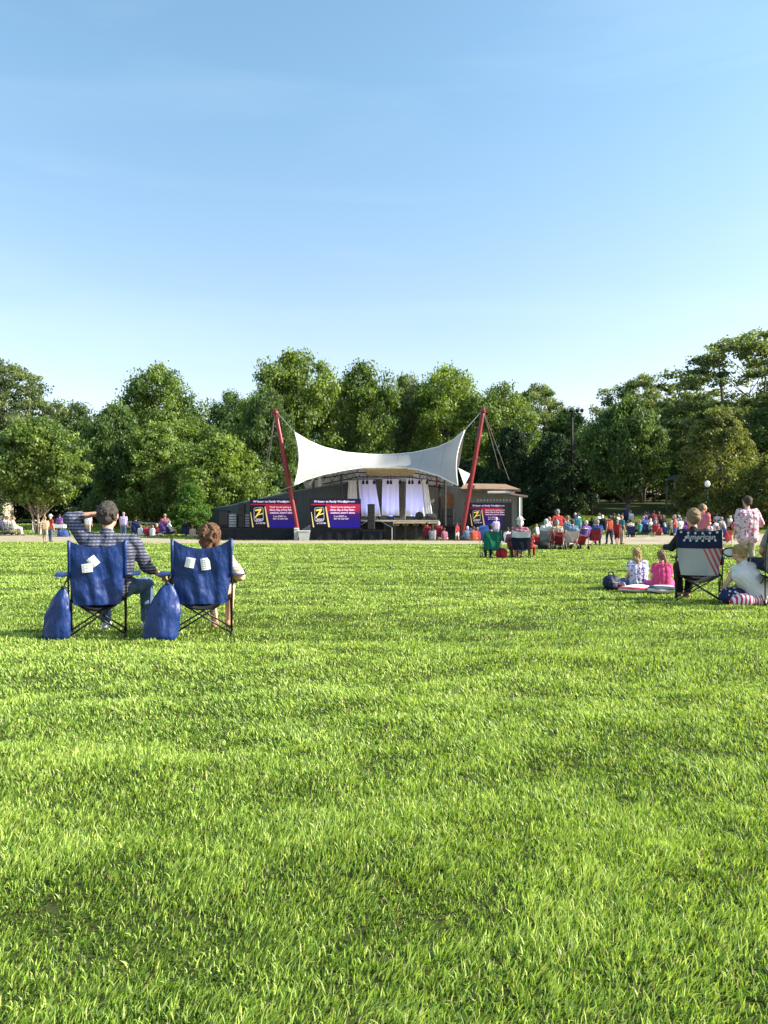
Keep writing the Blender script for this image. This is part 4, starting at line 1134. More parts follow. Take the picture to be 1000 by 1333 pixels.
aw = .10
def camp_chair(label, loc, rz, back_m, seat_m=None, arm_m=None, w=.30, top=.98, seat=.42, group='folding camp chairs', frame=FR, bot=None, lower=None, holder=True, scale=1., topband=0., armrest=True, sag=.07, name='camp_chair'):
    """quad camp chair that faces +y; its back is at -y"""
    o = thing(name, label, 'chair', loc, rz, group, scale)
    seat_m = seat_m or back_m; arm_m = arm_m or back_m
    yb, yf = -.26, .24; r = .0095; wb = w; armz = seat+.22
    F = MB()
    for s in (-1, 1):
        F.tube([(s*wb, yb+.02, 0), (s*(wb+.005), yb, armz), (s*(wb-.01), yb-.09, top)], r, 8)          # rear upright
        F.tube([(s*wb, yf+.02, 0), (s*(wb+.005), yf+.03, armz)], r, 8)                                 # front upright
        F.tube([(s*wb, yb+.02, .03), (s*wb*.97, yf, seat-.01)], r*.85, 7); F.tube([(s*wb, yf+.02, .03), (s*wb*.97, yb+.03, seat-.01)], r*.85, 7)
    for y, dy in ((yb+.015, .012), (yf+.01, -.012)):
        F.tube([(-wb, y-dy, .03), (wb*.97, y+dy, seat-.01)], r*.9, 8); F.tube([(wb, y+dy, .03), (-wb*.97, y+dy*2.4, seat-.01)], r*.9, 8)
    F.build('frame', frame, o, True)
    for s in (-1, 1):
        for y in (yb+.02, yf+.02): MB().lathe([(.020, 0), (.021, .012), (.014, .04), (.011, .05)], (s*wb, y, 0), 12).build('foot', PLAST, o, True)
    # seat and backrest
    def sf(u, v):
        x = (2*u-1)*wb*.97; y = yb+.04+(yf-yb-.02)*v
        return (x, y, seat-.13*math.sin(math.pi*u)**.8*(1-.45*v)-.008*math.sin(3*math.pi*v))
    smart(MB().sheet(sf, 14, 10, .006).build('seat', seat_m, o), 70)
    zb = seat-.06 if bot is None else bot
    def bf(u, v, lo=zb, hi=top):
        t = v; x = (2*u-1)*(wb-.006)*(1-.16*max(0, .45-t)/.45*1.)
        z = lo+(hi-lo)*t
        e = 1-(2*u-1)**2
        z -= sag*e*t**3 if hi == top else 0
        f = max(0., (z-armz)/(top-armz)); y = yb-.09*f-.010-.05*e*math.sin(math.pi*min(1, t*.9+.1))-.012*math.sin(5*u+3*t)*e-.007*math.sin(15*(u-.5)*(1.3-t)+7*t)*e-.004*math.sin(31*u+9*t*t)*e*(1.1-t)
        return (x, y, z)
    if topband:
        zs = top-topband
        smart(MB().sheet(lambda u, v: bf(u, v*(zs-zb)/(top-zb)), 18, 12, .006).build('backrest', lower, o), 70)
        smart(MB().sheet(lambda u, v: Vector(bf(u, (zs-zb)/(top-zb)+v*(top-zs)/(top-zb)))+V3(0, -.004, 0), 18, 6, .010).build('head_panel', back_m, o), 70)
    else:
        smart(MB().sheet(bf, 44, 26, .006).build('backrest', back_m, o), 70)
        for s in (-1, 1):
            MB().tube([Vector(bf(.5+.5*s, t))+V3(0, -.002, 0) for t in (.42, .6, .8, 1.)], .016, 8).build('sleeve', back_m, o, True)
    if armrest:
        for s in (-1, 1):
            def af(u, v, s=s): return (s*(wb+.005)+(u-.5)*aw+s*(aw-.10)*.9+s*.02, yb-.02+(yf-yb+.12)*v, armz+.012-.018*math.sin(math.pi*v)+.012*(2*u-1)**2)
            a = smart(MB().sheet(af, 6, 10, .008).build('armrest', arm_m, o), 70)
            if holder and s > 0 or holder == 2:
                MB().lathe([(.036, -.10), (.042, -.09), (.046, .0), (.050, .005)], (s*(wb+.03), yf+.0, armz-.01), 14).build('cup_holder', PLAST, a, True)
    o['topf'] = top
    return o, bf

def ground(px, py_base, dy=0.):
    d = 1150/(py_base-682.); return d+dy
# ---- two blue chairs in the left foreground
aw = .155
dA = 7.95
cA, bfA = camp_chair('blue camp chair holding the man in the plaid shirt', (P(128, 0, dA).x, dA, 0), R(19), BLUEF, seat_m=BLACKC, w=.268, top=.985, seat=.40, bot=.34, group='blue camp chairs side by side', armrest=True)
dB = 8.05
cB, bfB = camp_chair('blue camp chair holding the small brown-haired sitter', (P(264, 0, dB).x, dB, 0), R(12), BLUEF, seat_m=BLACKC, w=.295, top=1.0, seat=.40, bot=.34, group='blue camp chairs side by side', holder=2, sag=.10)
aw = .10
PAPER = M((.75, .75, .70), .8, .08, 30, name='white_label'); PEDGE = M((.22, .32, .42), .8, .2, 90, name='label_print')
def label_tag(parent, bf, u, t, rot, wd, ht):
    p = Vector(bf(u, t))+V3(0, -.014, 0); q = Matrix.Rotation(rot, 3, 'Y')
    g_ = MB().sheet(lambda a, b: p+q @ V3((a-.5)*wd, -.006*math.sin(a*5), (b-.5)*ht), 4, 4, .002)
    o = g_.build('care_label', PAPER, parent)
    m2 = MB()
    for i in range(5): m2.box(p+q @ V3(0, -.009, (i-2)*ht*.17), (wd*.7*(1 if i % 2 else .8), .002, ht*.05), q)
    m2.build('fine_print', PEDGE, o)
label_tag(cA, bfA, .43, .72, R(-38), .085, .10); label_tag(cA, bfA, .32, .60, R(-5), .10, .085)
label_tag(cB, bfB, .30, .68, R(12), .09, .10); label_tag(cB, bfB, .56, .66, R(-8), .09, .12)

def sack(label, px, py, d, w_, h_, lean, loc_dy=0., seed=1, flat=.5):
    r = np.random.default_rng(seed); mb = MB(); n = 40; prof = []
    for i in range(26):
        t = i/25; rad = w_/2*(1.02*(1-t)**.0 if t < .02 else 1)*(np.interp(t, [0, .06, .25, .5, .75, .93, 1], [.78, 1.0, 1.0, .88, .68, .34, .10]))
        prof.append((rad, t*h_))
    mb.lathe(prof, n=n, sy=flat)
    ph = r.uniform(0, 6.28, 5)
    for i, (x, y, z) in enumerate(mb.v):
        a = math.atan2(y, x); t = z/h_; k = 1+.06*math.sin(3*a+ph[0]+4*t)+.045*math.sin(6*a+ph[1]-7*t+2*math.sin(5*t))+.03*abs(math.sin(9*a+6*t+ph[2]))*(.3+t)+.03*math.sin(14*t+2*a+ph[3])
        mb.v[i] = (x*k+lean*t**1.3*h_, y*k, z+.006*math.sin(9*t+3*a))
    b = P(px, 0, d); o = thing('carry_bag', label, 'bag', (b.x, d+loc_dy, .0), R(seed*3-9), 'blue carry bags of the camp chairs')
    smart(mb.build('sack', BLUEF, o), 80)
    top_ = V3(lean*h_, 0, h_)
    MB().tube([top_+V3(0, 0, -.03), top_+V3(.01, 0, .03), top_+V3(.035 if lean > 0 else -.03, .02, .09)], .006, 6).build('drawstring', FR, o, True)
    MB().tube([top_+V3(0, 0, -.012), top_+V3(0, 0, .012)], .022, 10).build('cord_lock', PLAST, o, True)
    return o
sack('blue drawstring bag on the grass at the outer side of the man\'s chair', 72, 0, 7.62, .27, .52, .16, seed=2)
sack('larger blue drawstring bag on the grass between the two blue chairs', 209, 0, 7.62, .36, .56, .12, seed=5)

# man in plaid, one hand behind his head
PLAID, nt = newmat('plaid_cloth')
cc_ = coords(nt); outs = []
for ax, sc1, w_ in (('Z', 9.5, .5), ('X', 8.0, .5)):
    wv = nt.add('ShaderNodeTexWave', wave_type='BANDS', bands_direction=ax, wave_profile='SIN'); wv.inputs['Scale'].default_value = sc1; wv.inputs['Distortion'].default_value = .8; wv.inputs['Detail Scale'].default_value = 1.2
    nt.link(cc_, wv.inputs[0]); outs.append(wv.outputs[0])
ra = nt.add('ShaderNodeMapRange'); ra.inputs[1].default_value = .45; ra.inputs[2].default_value = .6; nt.link(outs[0], ra.inputs[0])
rb = nt.add('ShaderNodeMapRange'); rb.inputs[1].default_value = .5; rb.inputs[2].default_value = .65; rb.inputs[4].default_value = .55; nt.link(outs[1], rb.inputs[0])
c1 = mixc(nt, ra.outputs[0], (.018, .026, .055), (.17, .17, .22)); c2 = mixc(nt, rb.outputs[0], c1, (.03, .04, .09)); nt.link(c2, nt.bs.inputs['Base Color']); nt.bs.inputs['Roughness'].default_value = .85

s = .008
pm_ = dict(hipL=(-.06, .0, .47), hipR=(.14, .0, .47), knL=(-.07, .42, .50), knR=(.40, .34, .50), anL=(-.04, .38, .09), anR=(.40, .30, .10), ftL=(-.05, .52, .05), ftR=(.42, .45, .05),
   shL=(-.12, -.15, 1.0), shR=(.36, -.13, .97), neck=(.10, -.14, 1.065), head=(.105, -.10, 1.235), elL=(-.30, -.03, 1.215), wrL=(-.02, .02, 1.255), hdL=(.85, .35, .12), pnL=(.1, .3, -.9),
   elR=(.46, .02, .70), wrR=(.56, .26, .60), hdR=(.25, .8, -.35), pnR=(-.3, 0, -1), yaw=-8, pitch=-3, curl=.35)
parts = make_person(pm_, s, 'short', 'elbow', 'long', fat=1.12, eyes=True, hk=1.12)
man = put_person(parts, dict(shirt=PLAID, trousers=M((.10, .16, .26), .9, .35, 12, bump=.4, bscale=70, name='denim'), hair=HAIRM['salt'], shoe=M((.55, .55, .55), .6, name='white_shoe')), 'man in a plaid shirt seated in a blue chair, one elbow raised beside his head', (P(131, 0, dA).x, dA, 0), R(6))
# small sitter in the second chair
pw = dict(hipL=(-.08, .02, .44), hipR=(.08, .02, .44), knL=(-.02, .40, .46), knR=(.20, .40, .46), anL=(.04, .36, .09), anR=(.18, .44, .09), shL=(-.10, -.10, .80), shR=(.23, -.06, .78), neck=(.07, -.07, .855), head=(.065, -.03, 1.005),
   elL=(-.20, .0, .62), wrL=(-.06, .24, .58), elR=(.345, .06, .60), wrR=(.30, .28, .58), yaw=-22, roll=4, pitch=-4)
parts = make_person(pw, s, 'bob', 'elbow', 'short', fat=.92, eyes=True, hk=1.06)
BEIGE, nt = newmat('beige_stripe'); wv = nt.add('ShaderNodeTexWave', wave_type='BANDS', bands_direction='Z'); wv.inputs['Scale'].default_value = 9; wv.inputs['Distortion'].default_value = 1; nt.link(coords(nt), wv.inputs[0])
nt.link(mixc(nt, wv.outputs[0], (.42, .32, .22), (.66, .58, .44)), nt.bs.inputs['Base Color']); nt.bs.inputs['Roughness'].default_value = .9
put_person(parts, dict(shirt=BEIGE, trousers=cloth((.45, .36, .25)), hair=HAIRM['auburn'], shoe=M((.35, .22, .12), .7, name='sandal'), body=SKIN2), 'small person with tousled brown hair and beige top in the second blue chair', (P(268, 0, dB).x, dB, 0), R(4))
# the pale scarf at the neck, its own thing worn -> part of the chair edge
# ---- flag chair, right foreground
dC = 11.45
STAR = M((.70, .72, .75), .8, .05, name='white_print'); NAVY = M((.012, .018, .055), .8, .25, 6, spec=.2, bump=.2, bscale=30, name='navy_cloth')
LOW, nt = newmat('flag_cloth'); tcx = coords(nt); sp = nt.add('ShaderNodeSeparateXYZ'); nt.link(tcx, sp.inputs[0])
mt = nt.add('ShaderNodeMath', operation='MULTIPLY'); mt.inputs[1].default_value = .45; nt.link(sp.outputs[2], mt.inputs[0]); ad = nt.add('ShaderNodeMath', operation='ADD'); nt.link(sp.outputs[0], ad.inputs[0]); nt.link(mt.outputs[0], ad.inputs[1])
ml = nt.add('ShaderNodeMath', operation='MULTIPLY'); ml.inputs[1].default_value = 14; nt.link(ad.outputs[0], ml.inputs[0]); fr_ = nt.add('ShaderNodeMath', operation='FRACT'); nt.link(ml.outputs[0], fr_.inputs[0])
gt = nt.add('ShaderNodeMath', operation='GREATER_THAN'); gt.inputs[1].default_value = .5; nt.link(fr_.outputs[0], gt.inputs[0])
g2 = nt.add('ShaderNodeMath', operation='GREATER_THAN'); g2.inputs[1].default_value = .40; nt.link(ad.outputs[0], g2.inputs[0])
m1 = nt.add('ShaderNodeMath', operation='MULTIPLY'); nt.link(gt.outputs[0], m1.inputs[0]); nt.link(g2.outputs[0], m1.inputs[1])
nt.link(mixc(nt, m1.outputs[0], (.44, .46, .48), (.50, .06, .07)), nt.bs.inputs['Base Color']); nt.bs.inputs['Roughness'].default_value = .85
trb = nt.add('ShaderNodeBsdfTranslucent'); trb.inputs[0].default_value = (.5, .5, .5, 1); msb = nt.add('ShaderNodeMixShader'); msb.inputs[0].default_value = .25
nt.link(nt.bs.outputs[0], msb.inputs[1]); nt.link(trb.outputs[0], msb.inputs[2]); nt.link(msb.outputs[0], nt.out.inputs[0])
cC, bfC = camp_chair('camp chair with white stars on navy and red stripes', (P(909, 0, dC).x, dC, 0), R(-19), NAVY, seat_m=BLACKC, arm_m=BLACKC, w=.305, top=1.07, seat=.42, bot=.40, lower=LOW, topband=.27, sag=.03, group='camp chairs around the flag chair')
def star_on(mb, bf, u, t, r_, off=.014):
    c = Vector(bf(u, t))+V3(0, -off, 0)
    mb.poly([c+V3(math.cos(R(90+36*i))*(r_ if i % 2 == 0 else r_*.42), 0, math.sin(R(90+36*i))*(r_ if i % 2 == 0 else r_*.42)) for i in range(10)], (0, -.002, 0))
mb = MB()
for row, (t, n_, o_) in enumerate(((.955, 6, .0), (.775, 6, .0))):
    for i in range(n_):
        u = .08+.84*(i+.5*(row % 2))/(6 if row % 2 else 5.2); 
        if n_ > 1: star_on(mb, bfC, min(u, .95), t, .023)
mb.build('star_print', STAR, cC)
v, f = text_mesh('American', .105, 'CENTER', .25, .003)
cc1 = Vector(bfC(.5, .845)); mb = MB(); mb.add([(cC_.x, 0, cC_.y) for cC_ in v], f)
mb.v = [(x+cc1.x, Vector(bfC(.5+(x/.65), .845)).y-.018+y, z+cc1.z-.02) for x, y, z in mb.v]; mb.build('lettering', STAR, cC)
MB().ell(Vector(bfC(.2, .845))+V3(0, -.013, .0), (.022, .004, .022)).build('printed_dot', STAR, cC)
# white mesh cup holder ring out at the side
rg = MB(); rg.tube([(.41+.10*math.cos(a), -.30, .745+.062*math.sin(a)) for a in np.linspace(0, 6.28, 25)], .011, 7); r_o = rg.build('cup_ring', FR, cC, True)
MB().ell((.41, -.30, .745), (.092, .008, .055)).build('mesh_disc', M((.6, .64, .72), .7, .1, 60, name='pale_mesh'), cC, True)

pf = dict(hipL=(-.11, .02, .50), hipR=(.09, .02, .50), knL=(-.16, .42, .50), knR=(.06, .44, .50), anL=(-.12, .50, .09), anR=(.0, .52, .09), shL=(-.22, -.12, 1.00), shR=(.11, -.12, 1.01), neck=(-.06, -.11, 1.07), head=(-.065, -.06, 1.235),
   elL=(-.35, -.02, .80), wrL=(-.41, .16, .80), hdL=(-.3, .8, -.1), elR=(.17, .02, .75), wrR=(.10, .24, .66), yaw=14, pitch=-4)
parts = make_person(pf, .009, 'bun', 'long', 'long', fat=1.08, eyes=True, hk=1.1)
put_person(parts, dict(shirt=cloth((.022, .026, .030)), trousers=cloth((.012, .013, .016)), hair=HAIRM['sandy'], shoe=M((.3, .2, .14), .7, name='sandal'), body=SKIN), 'grey-blonde woman in a black top seated in the stars and stripes chair', (P(906, 0, dC).x, dC, 0), R(-8))

# ---- girls on the grass beside the flag chair
TIE, nt = newmat('blue_white_print'); vo = nt.add('ShaderNodeTexVoronoi'); vo.inputs['Scale'].default_value = 19; nt.link(coords(nt), vo.inputs[0])
rr_ = nt.add('ShaderNodeMapRange'); rr_.inputs[1].default_value = .3; rr_.inputs[2].default_value = .5; nt.link(vo.outputs[0], rr_.inputs[0]); nt.link(mixc(nt, rr_.outputs[0], (.09, .09, .33), (.60, .58, .70)), nt.bs.inputs['Base Color']); nt.bs.inputs['Roughness'].default_value = .85
g1 = p_ground('cross'); g1.update(yaw=-10, pitch=-4); g1['elL'] = (-.24, -.02, .36); g1['wrL'] = (-.25, .1, .18)
pg1 = make_person(g1, .009, 'long', 'short', 'short', fat=1.0, hk=1.05, eyes=True)
dG = 13.6
put_person(pg1, dict(shirt=TIE, trousers=cloth((.10, .12, .30)), hair=HAIRM['blonde'], shoe=M((.5, .4, .4), .7, name='pale_shoe'), body=SKIN2), 'girl with long blonde hair and blue-white patterned shirt sitting on the grass', (P(831, 0, dG).x, dG, 0), R(4), scale=.77)
g2_ = p_ground('cross'); g2_.update(yaw=16, pitch=-8, roll=-3); g2_['elL'] = (-.23, .0, .36); g2_['wrL'] = (-.22, .1, .18)
pg2 = make_person(g2_, .009, 'pony', 'short', 'short', fat=.95, hk=1.12, eyes=True)
put_person(pg2, dict(shirt=cloth((.62, .07, .20)), trousers=cloth((.60, .10, .30)), hair=HAIRM['sandy'], shoe=M((.5, .4, .4), .7, name='pale_shoe'), body=SKIN2), 'younger girl with a ponytail and bright pink shirt sitting on the grass', (P(862, 0, 13.3).x, 13.3, 0), R(-6), scale=.72)
# rolled blankets in front of them
def bundle(name, label, px, d, L_, h_, dep, mat, seed, cat='blanket', bump_=.03, rz=0, z0=0.):
    r = np.random.default_rng(seed); ph = r.uniform(0, 6.28, 6); mb = MB(); mb.ell((0, 0, h_*.48), (L_/2, dep/2, h_*.52), nu=48, nv=26)
    for i, (x, y, z) in enumerate(mb.v):
        k = 1+bump_*4*(math.sin(x*17+ph[0]+z*9)*.4+math.sin(z*30+x*6+ph[1])*.35+math.sin(y*21+x*11+ph[2])*.3)
        zz = h_*.48+(z-h_*.48)*k; xs_ = L_/2*np.sign(x)*abs(2*x/L_)**.75 if abs(x) > 1e-6 else x
        mb.v[i] = (xs_*k, y*k, max(-.01, zz))
    b = P(px, 0, d); o = thing(name, label, cat, (b.x, d, z0), rz)
    smart(mb.build('cloth', mat, o), 70); return o
def stripes(name, ca, cb_, scale, ax='X', dist=1.5):
    m, nt = newmat(name); wv = nt.add('ShaderNodeTexWave', wave_type='BANDS', bands_direction=ax); wv.inputs['Scale'].default_value = scale; wv.inputs['Distortion'].default_value = dist
    nt.link(coords(nt), wv.inputs[0]); mr_ = nt.add('ShaderNodeMapRange'); mr_.inputs[1].default_value = .42; mr_.inputs[2].default_value = .58; nt.link(wv.outputs[0], mr_.inputs[0])
    nt.link(mixc(nt, mr_.outputs[0], ca, cb_), nt.bs.inputs['Base Color']); nt.bs.inputs['Roughness'].default_value = .9; return m
REDW = stripes('red_white_stripe', (.55, .05, .08), (.75, .73, .72), 4.2, 'Z', 2.5)
bundle('blanket', 'folded red and white striped blanket behind the girl with long hair', 829, 12.95, .56, .13, .34, REDW, 3, bump_=.045)
bundle('blanket', 'grey-blue and white blanket behind the girl in pink', 862, 12.75, .46, .14, .32, stripes('slate_white', (.05, .07, .11), (.62, .62, .60), 3.2, 'Z', 3), 6, bump_=.045)
# navy backpack
o = thing('backpack', 'navy blue backpack lying on the grass beside the seated girls', 'backpack', (P(796, 0, 13.3).x, 13.3, 0), R(20))
NV = M((.010, .014, .045), .6, .3, 8, bump=.4, bscale=30, name='navy_nylon')
mb = MB(); mb.ell((0, 0, .13), (.17, .13, .14), nu=28, nv=16); mb.ell((.12, -.02, .09), (.12, .11, .09)); mb.ell((-.05, -.10, .10), (.10, .06, .08))
me = voxel(mb, .01, 3); displace(me, .01, 18, 4); link('bag', me, NV, o, True)
mb = MB(); mb.tube([(-.05, 0, .26), (-.08, -.02, .31), (.0, -.03, .33), (.04, -.01, .26)], .012, 7); mb.build('handle', NV, o, True)
MB().tube([(.16, -.12, .14), (.20, -.13, .08), (.21, -.12, .03)], .013, 6).build('strap', M((.5, .5, .55), .7, name='grey_strap'), o, True)
MB().tube([(-.13, -.105, .16), (-.05, -.165, .14), (.04, -.13, .15)], .005, 5).build('zip', M((.3, .3, .32), .4, name='zip_metal'), o, True)

# blond child in white leaning down, flag cloths
pc = dict(hipL=(.16, .0, .16), hipR=(.30, .06, .16), knL=(.06, .34, .14), knR=(.30, .40, .18), anL=(.30, .55, .08), anR=(.50, .5, .08), shL=(-.17, -.02, .52), shR=(.10, .04, .56), neck=(-.03, .0, .61), head=(-.09, .02, .745),
   elL=(-.25, .05, .32), wrL=(-.27, .18, .16), elR=(.10, .22, .36), wrR=(-.05, .32, .22), yaw=42, pitch=-28, roll=-12)
parts = make_person(pc, .009, 'short', 'none', 'short', fat=1.05, hk=1.02, vest=0.0, eyes=True)
put_person(parts, dict(shirt=cloth((.62, .64, .66), .06), trousers=cloth((.45, .47, .50)), hair=HAIRM['blonde'], shoe=M((.03, .03, .03), .7, name='black_shoe'), body=SKIN2), 'blond child in a white sleeveless top bending down next to the flag chair', (P(969, 0, 11.0).x, 10.95, 0), scale=.97)
m, nt = newmat('stars_cloth'); vo = nt.add('ShaderNodeTexVoronoi'); vo.inputs['Scale'].default_value = 15; nt.link(coords(nt), vo.inputs[0]); rr_ = nt.add('ShaderNodeMapRange'); rr_.inputs[1].default_value = .25; rr_.inputs[2].default_value = .32; nt.link(vo.outputs[0], rr_.inputs[0])
nt.link(mixc(nt, rr_.outputs[0], (.70, .70, .75), (.015, .02, .075)), nt.bs.inputs['Base Color']); nt.bs.inputs['Roughness'].default_value = .9
bundle('flag_blanket', 'navy star-spangled cloth crumpled at the foot of the flag chair', 955, 11.0, .36, .24, .30, m, 8, bump_=.05)
bundle('flag_blanket', 'red, white and purple striped cloth lying before the child in white', 966, 10.75, .34, .17, .26, stripes('flag_stripe', (.50, .03, .07), (.72, .72, .80), 5.5, 'X', 3), 9, bump_=.05)
bundle('flag_blanket', 'small red and white striped cloth at the edge near the black chair', 986, 10.85, .22, .13, .2, stripes('flag_stripe_small', (.6, .05, .07), (.78, .76, .76), 8, 'X', 2), 12, bump_=.05)

# black chair cut by the right edge, with a sitter in jeans
cD, bfD = camp_chair('black camp chair at the edge beside the child in white', (P(1016, 0, 10.9).x, 10.9, 0), R(-4), M((.03, .03, .03), .85, .3, 5, bump=.2, bscale=20, name='black_canvas'), w=.31, top=1.10, seat=.44, bot=.74, group='camp chairs around the flag chair')
pe = p_chair(.44, .1, 'lap'); pe.update(knL=(-.20, .42, .60), anL=(-.14, .5, .12), head=(.05, -.05, 1.20), ftL=(-.16, .64, .06))
parts = make_person(pe, .011, 'short', 'short', 'long', fat=1.05)
put_person(parts, dict(shirt=cloth((.25, .24, .23)), trousers=M((.04, .06, .11), .9, .3, 9, bump=.4, bscale=60, name='dark_denim'), hair=HAIRM['brown'], shoe=PLAST, body=SKIN), 'person in dark jeans seated in the black chair at the edge', (P(1016, 0, 10.9).x, 10.9, 0))
o = thing('toddler_leg_rest', 'x', 'x', (0, 0, -50)); bpy.data.objects.remove(o)

# ---- man in the pink floral shirt
FLOR, nt = newmat('pink_floral'); vo = nt.add('ShaderNodeTexNoise'); vo.inputs['Scale'].default_value = 11; vo.inputs['Detail'].default_value = 2; vo.inputs['Distortion'].default_value = 2.; nt.link(coords(nt), vo.inputs[0])
rr_ = nt.add('ShaderNodeValToRGB'); e = rr_.color_ramp.elements; e[0].position = .42; e[0].color = (.52, .10, .20, 1); e[1].position = .52; e[1].color = (.68, .56, .60, 1); q = e.new(.66); q.color = (.62, .60, .64, 1); q = e.new(.74); q.color = (.16, .10, .14, 1)
nt.link(vo.outputs[0], rr_.inputs[0]); nt.link(rr_.outputs[0], nt.bs.inputs['Base Color']); nt.bs.inputs['Roughness'].default_value = .85
pp = p_stand(.13, 0, 'down', .0); pp.update(elR=(.33, .02, 1.13), wrR=(.30, .22, .98), yaw=20, pitch=-5)
parts = make_person(pp, .010, 'short', 'elbow', 'long', fat=1.22, hk=1.05, vest=.12, eyes=True)
KHAKI = cloth((.36, .32, .25))
put_person(parts, dict(shirt=FLOR, trousers=KHAKI, hair=HAIRM['brown'], shoe=M((.1, .07, .05), .6, name='brown_shoe')), 'man in a pink and white floral shirt and khaki trousers standing behind the black chair', (P(973, 0, 18.5).x, 18.5, 0), R(-4), scale=1.03)
# person in a plain pink shirt, seen behind the flag chair
pq = p_stand(.10, 0, 'front', .04); pq.update(yaw=-35)
PSt_front = make_person(pq, .013, 'short', 'short', 'long', fat=1.08, hk=1.05)
put_person(PSt_front, dict(shirt=cloth((.58, .16, .20)), trousers=cloth((.50, .48, .45)), hair=HAIRM['sandy'], shoe=PLAST, body=SKIN), 'person in a plain rose-pink shirt standing just beyond the flag chair', (P(914, 0, 24.5).x, 24.5, 0), R(-60), scale=1.02)
# ------------------------------------------------------------------ templates for the far figures
TP = {}
def tpl(key, pose, **k): TP[key] = make_person(pose, k.pop('vs', .017), **k)
tpl('stand_hips', p_stand(.12, 0, 'hips'), fat=1.1, hair='short', hk=1.05)
tpl('stand_down', p_stand(.10, .04, 'down'), hair='short', hk=1.05)
tpl('stand_front', p_stand(.1, 0, 'front', .05), hair='bob', hk=1.05, legs='short')
tpl('walk', p_stand(.08, .16, 'swing', .03), hair='pony', hk=1.05)
tpl('walk_short', p_stand(.08, .14, 'swing', .03), hair='short', hk=1.05, legs='short')
tpl('chair_lap', p_chair(.40, .10, 'lap'), hair='short', hk=1.05, fat=1.08)
tpl('chair_rest', p_chair(.40, .14, 'rest'), hair='bob', hk=1.05, legs='short')
tpl('chair_bun', p_chair(.40, .10, 'lap'), hair='bun', hk=1.05, sleeves='long')
tpl('cross', p_ground('cross'), hair='short', hk=1.05)
tpl('knees', p_ground('knees'), hair='long', hk=1.05, legs='short')
tpl('side', p_ground('side'), hair='bob', hk=1.05)
CL = dict(red=(.55, .03, .03), crimson=(.38, .025, .05), orange=(.62, .10, .04), white=(.70, .70, .70), cream=(.62, .56, .46), navy=(.02, .03, .09), blue=(.05, .12, .45), sky=(.22, .38, .58), teal=(.03, .30, .34), pink=(.58, .20, .28), grey=(.25, .25, .26), black=(.02, .02, .022), green=(.05, .16, .07), purple=(.14, .07, .28), lilac=(.42, .36, .58), khaki=(.36, .31, .23), denim=(.07, .11, .20), tan=(.42, .32, .22), yellow=(.6, .5, .12), maroon=(.20, .02, .03))
def mute(c): return tuple(v*.52+.02 for v in c)
for _k in ('red', 'orange', 'sky', 'blue', 'teal', 'pink', 'crimson'): CL[_k] = mute(CL[_k])
def person(key, shirt, trs, hair, label, px, d, rz=0, scale=1., group=None, skin=SKIN, z=0.):
    x = P(px, 0, d).x
    return put_person(TP[key], dict(shirt=cloth(CL[shirt]), trousers=cloth(CL[trs]), hair=HAIRM[hair], shoe=M((.06, .05, .05), .7, name='dark_shoe'), body=skin), label, (x, d, Z(x, d)+z), R(rz), group, scale)

# mid-field pair
GREEN = cloth((.012, .13, .085)); NB = cloth((.012, .014, .03))
xg = P(638.5, 0, 25.8).x
camp_chair('green camp chair with a dark-haired sitter in the middle of the lawn', (xg, 25.8, 0), R(3), GREEN, w=.30, top=.93, seat=.38, bot=.30, group='pair of camp chairs on the middle lawn', holder=0)
person('chair_lap', 'black', 'navy', 'dark', 'dark-haired person in the green chair on the middle lawn', 638.5, 25.8, 3, .86)
xg = P(677, 0, 25.6).x
camp_chair('navy camp chair with a pale upper panel on the middle lawn', (xg, 25.6, 0), R(-4), cloth((.50, .54, .58)), seat_m=NB, arm_m=NB, lower=NB, topband=.24, w=.31, top=.95, seat=.38, bot=.30, group='pair of camp chairs on the middle lawn', holder=1)
pz = person('chair_rest', 'pink', 'black', 'white', 'white-haired person in pink in the navy chair on the middle lawn', 677, 25.7, -4, 1.0)
h = MB(); h.lathe([(.17, 0), (.175, .008), (.10, .02), (.095, .07), (.06, .10), (.01, .105)], (0, -.04, 1.30), 20); h.build('sun_hat', cloth((.66, .64, .58)), pz)
MB().ell(V3(0, -.365, .80), (.03, .006, .02)).build('dark_emblem', BLACK, pz)
person('chair_bun', 'pink', 'crimson', 'auburn', 'child in pink squeezed beside the navy chair on the middle lawn', 667.5, 25.95, -20, .80, z=.0)
person('chair_lap', 'crimson', 'red', 'brown', 'child in red with bare arms at the far side of the navy chair', 688, 26.6, -30, .74)
bundle('cooler_bag', 'small red bag on the grass between the green and the navy chair', 653, 25.9, .40, .34, .28, cloth((.6, .04, .08)), 31, cat='bag', bump_=.01, z0=.36*0)
person('stand_down', 'lilac', 'sky', 'white', 'person in pale blue and white standing by the dimmer screen', 646, 50.5, 10, .90)
person('walk_short', 'red', 'white', 'auburn', 'child in red standing before the foot of the far red mast', 595.5, 51.5, 30, .68)

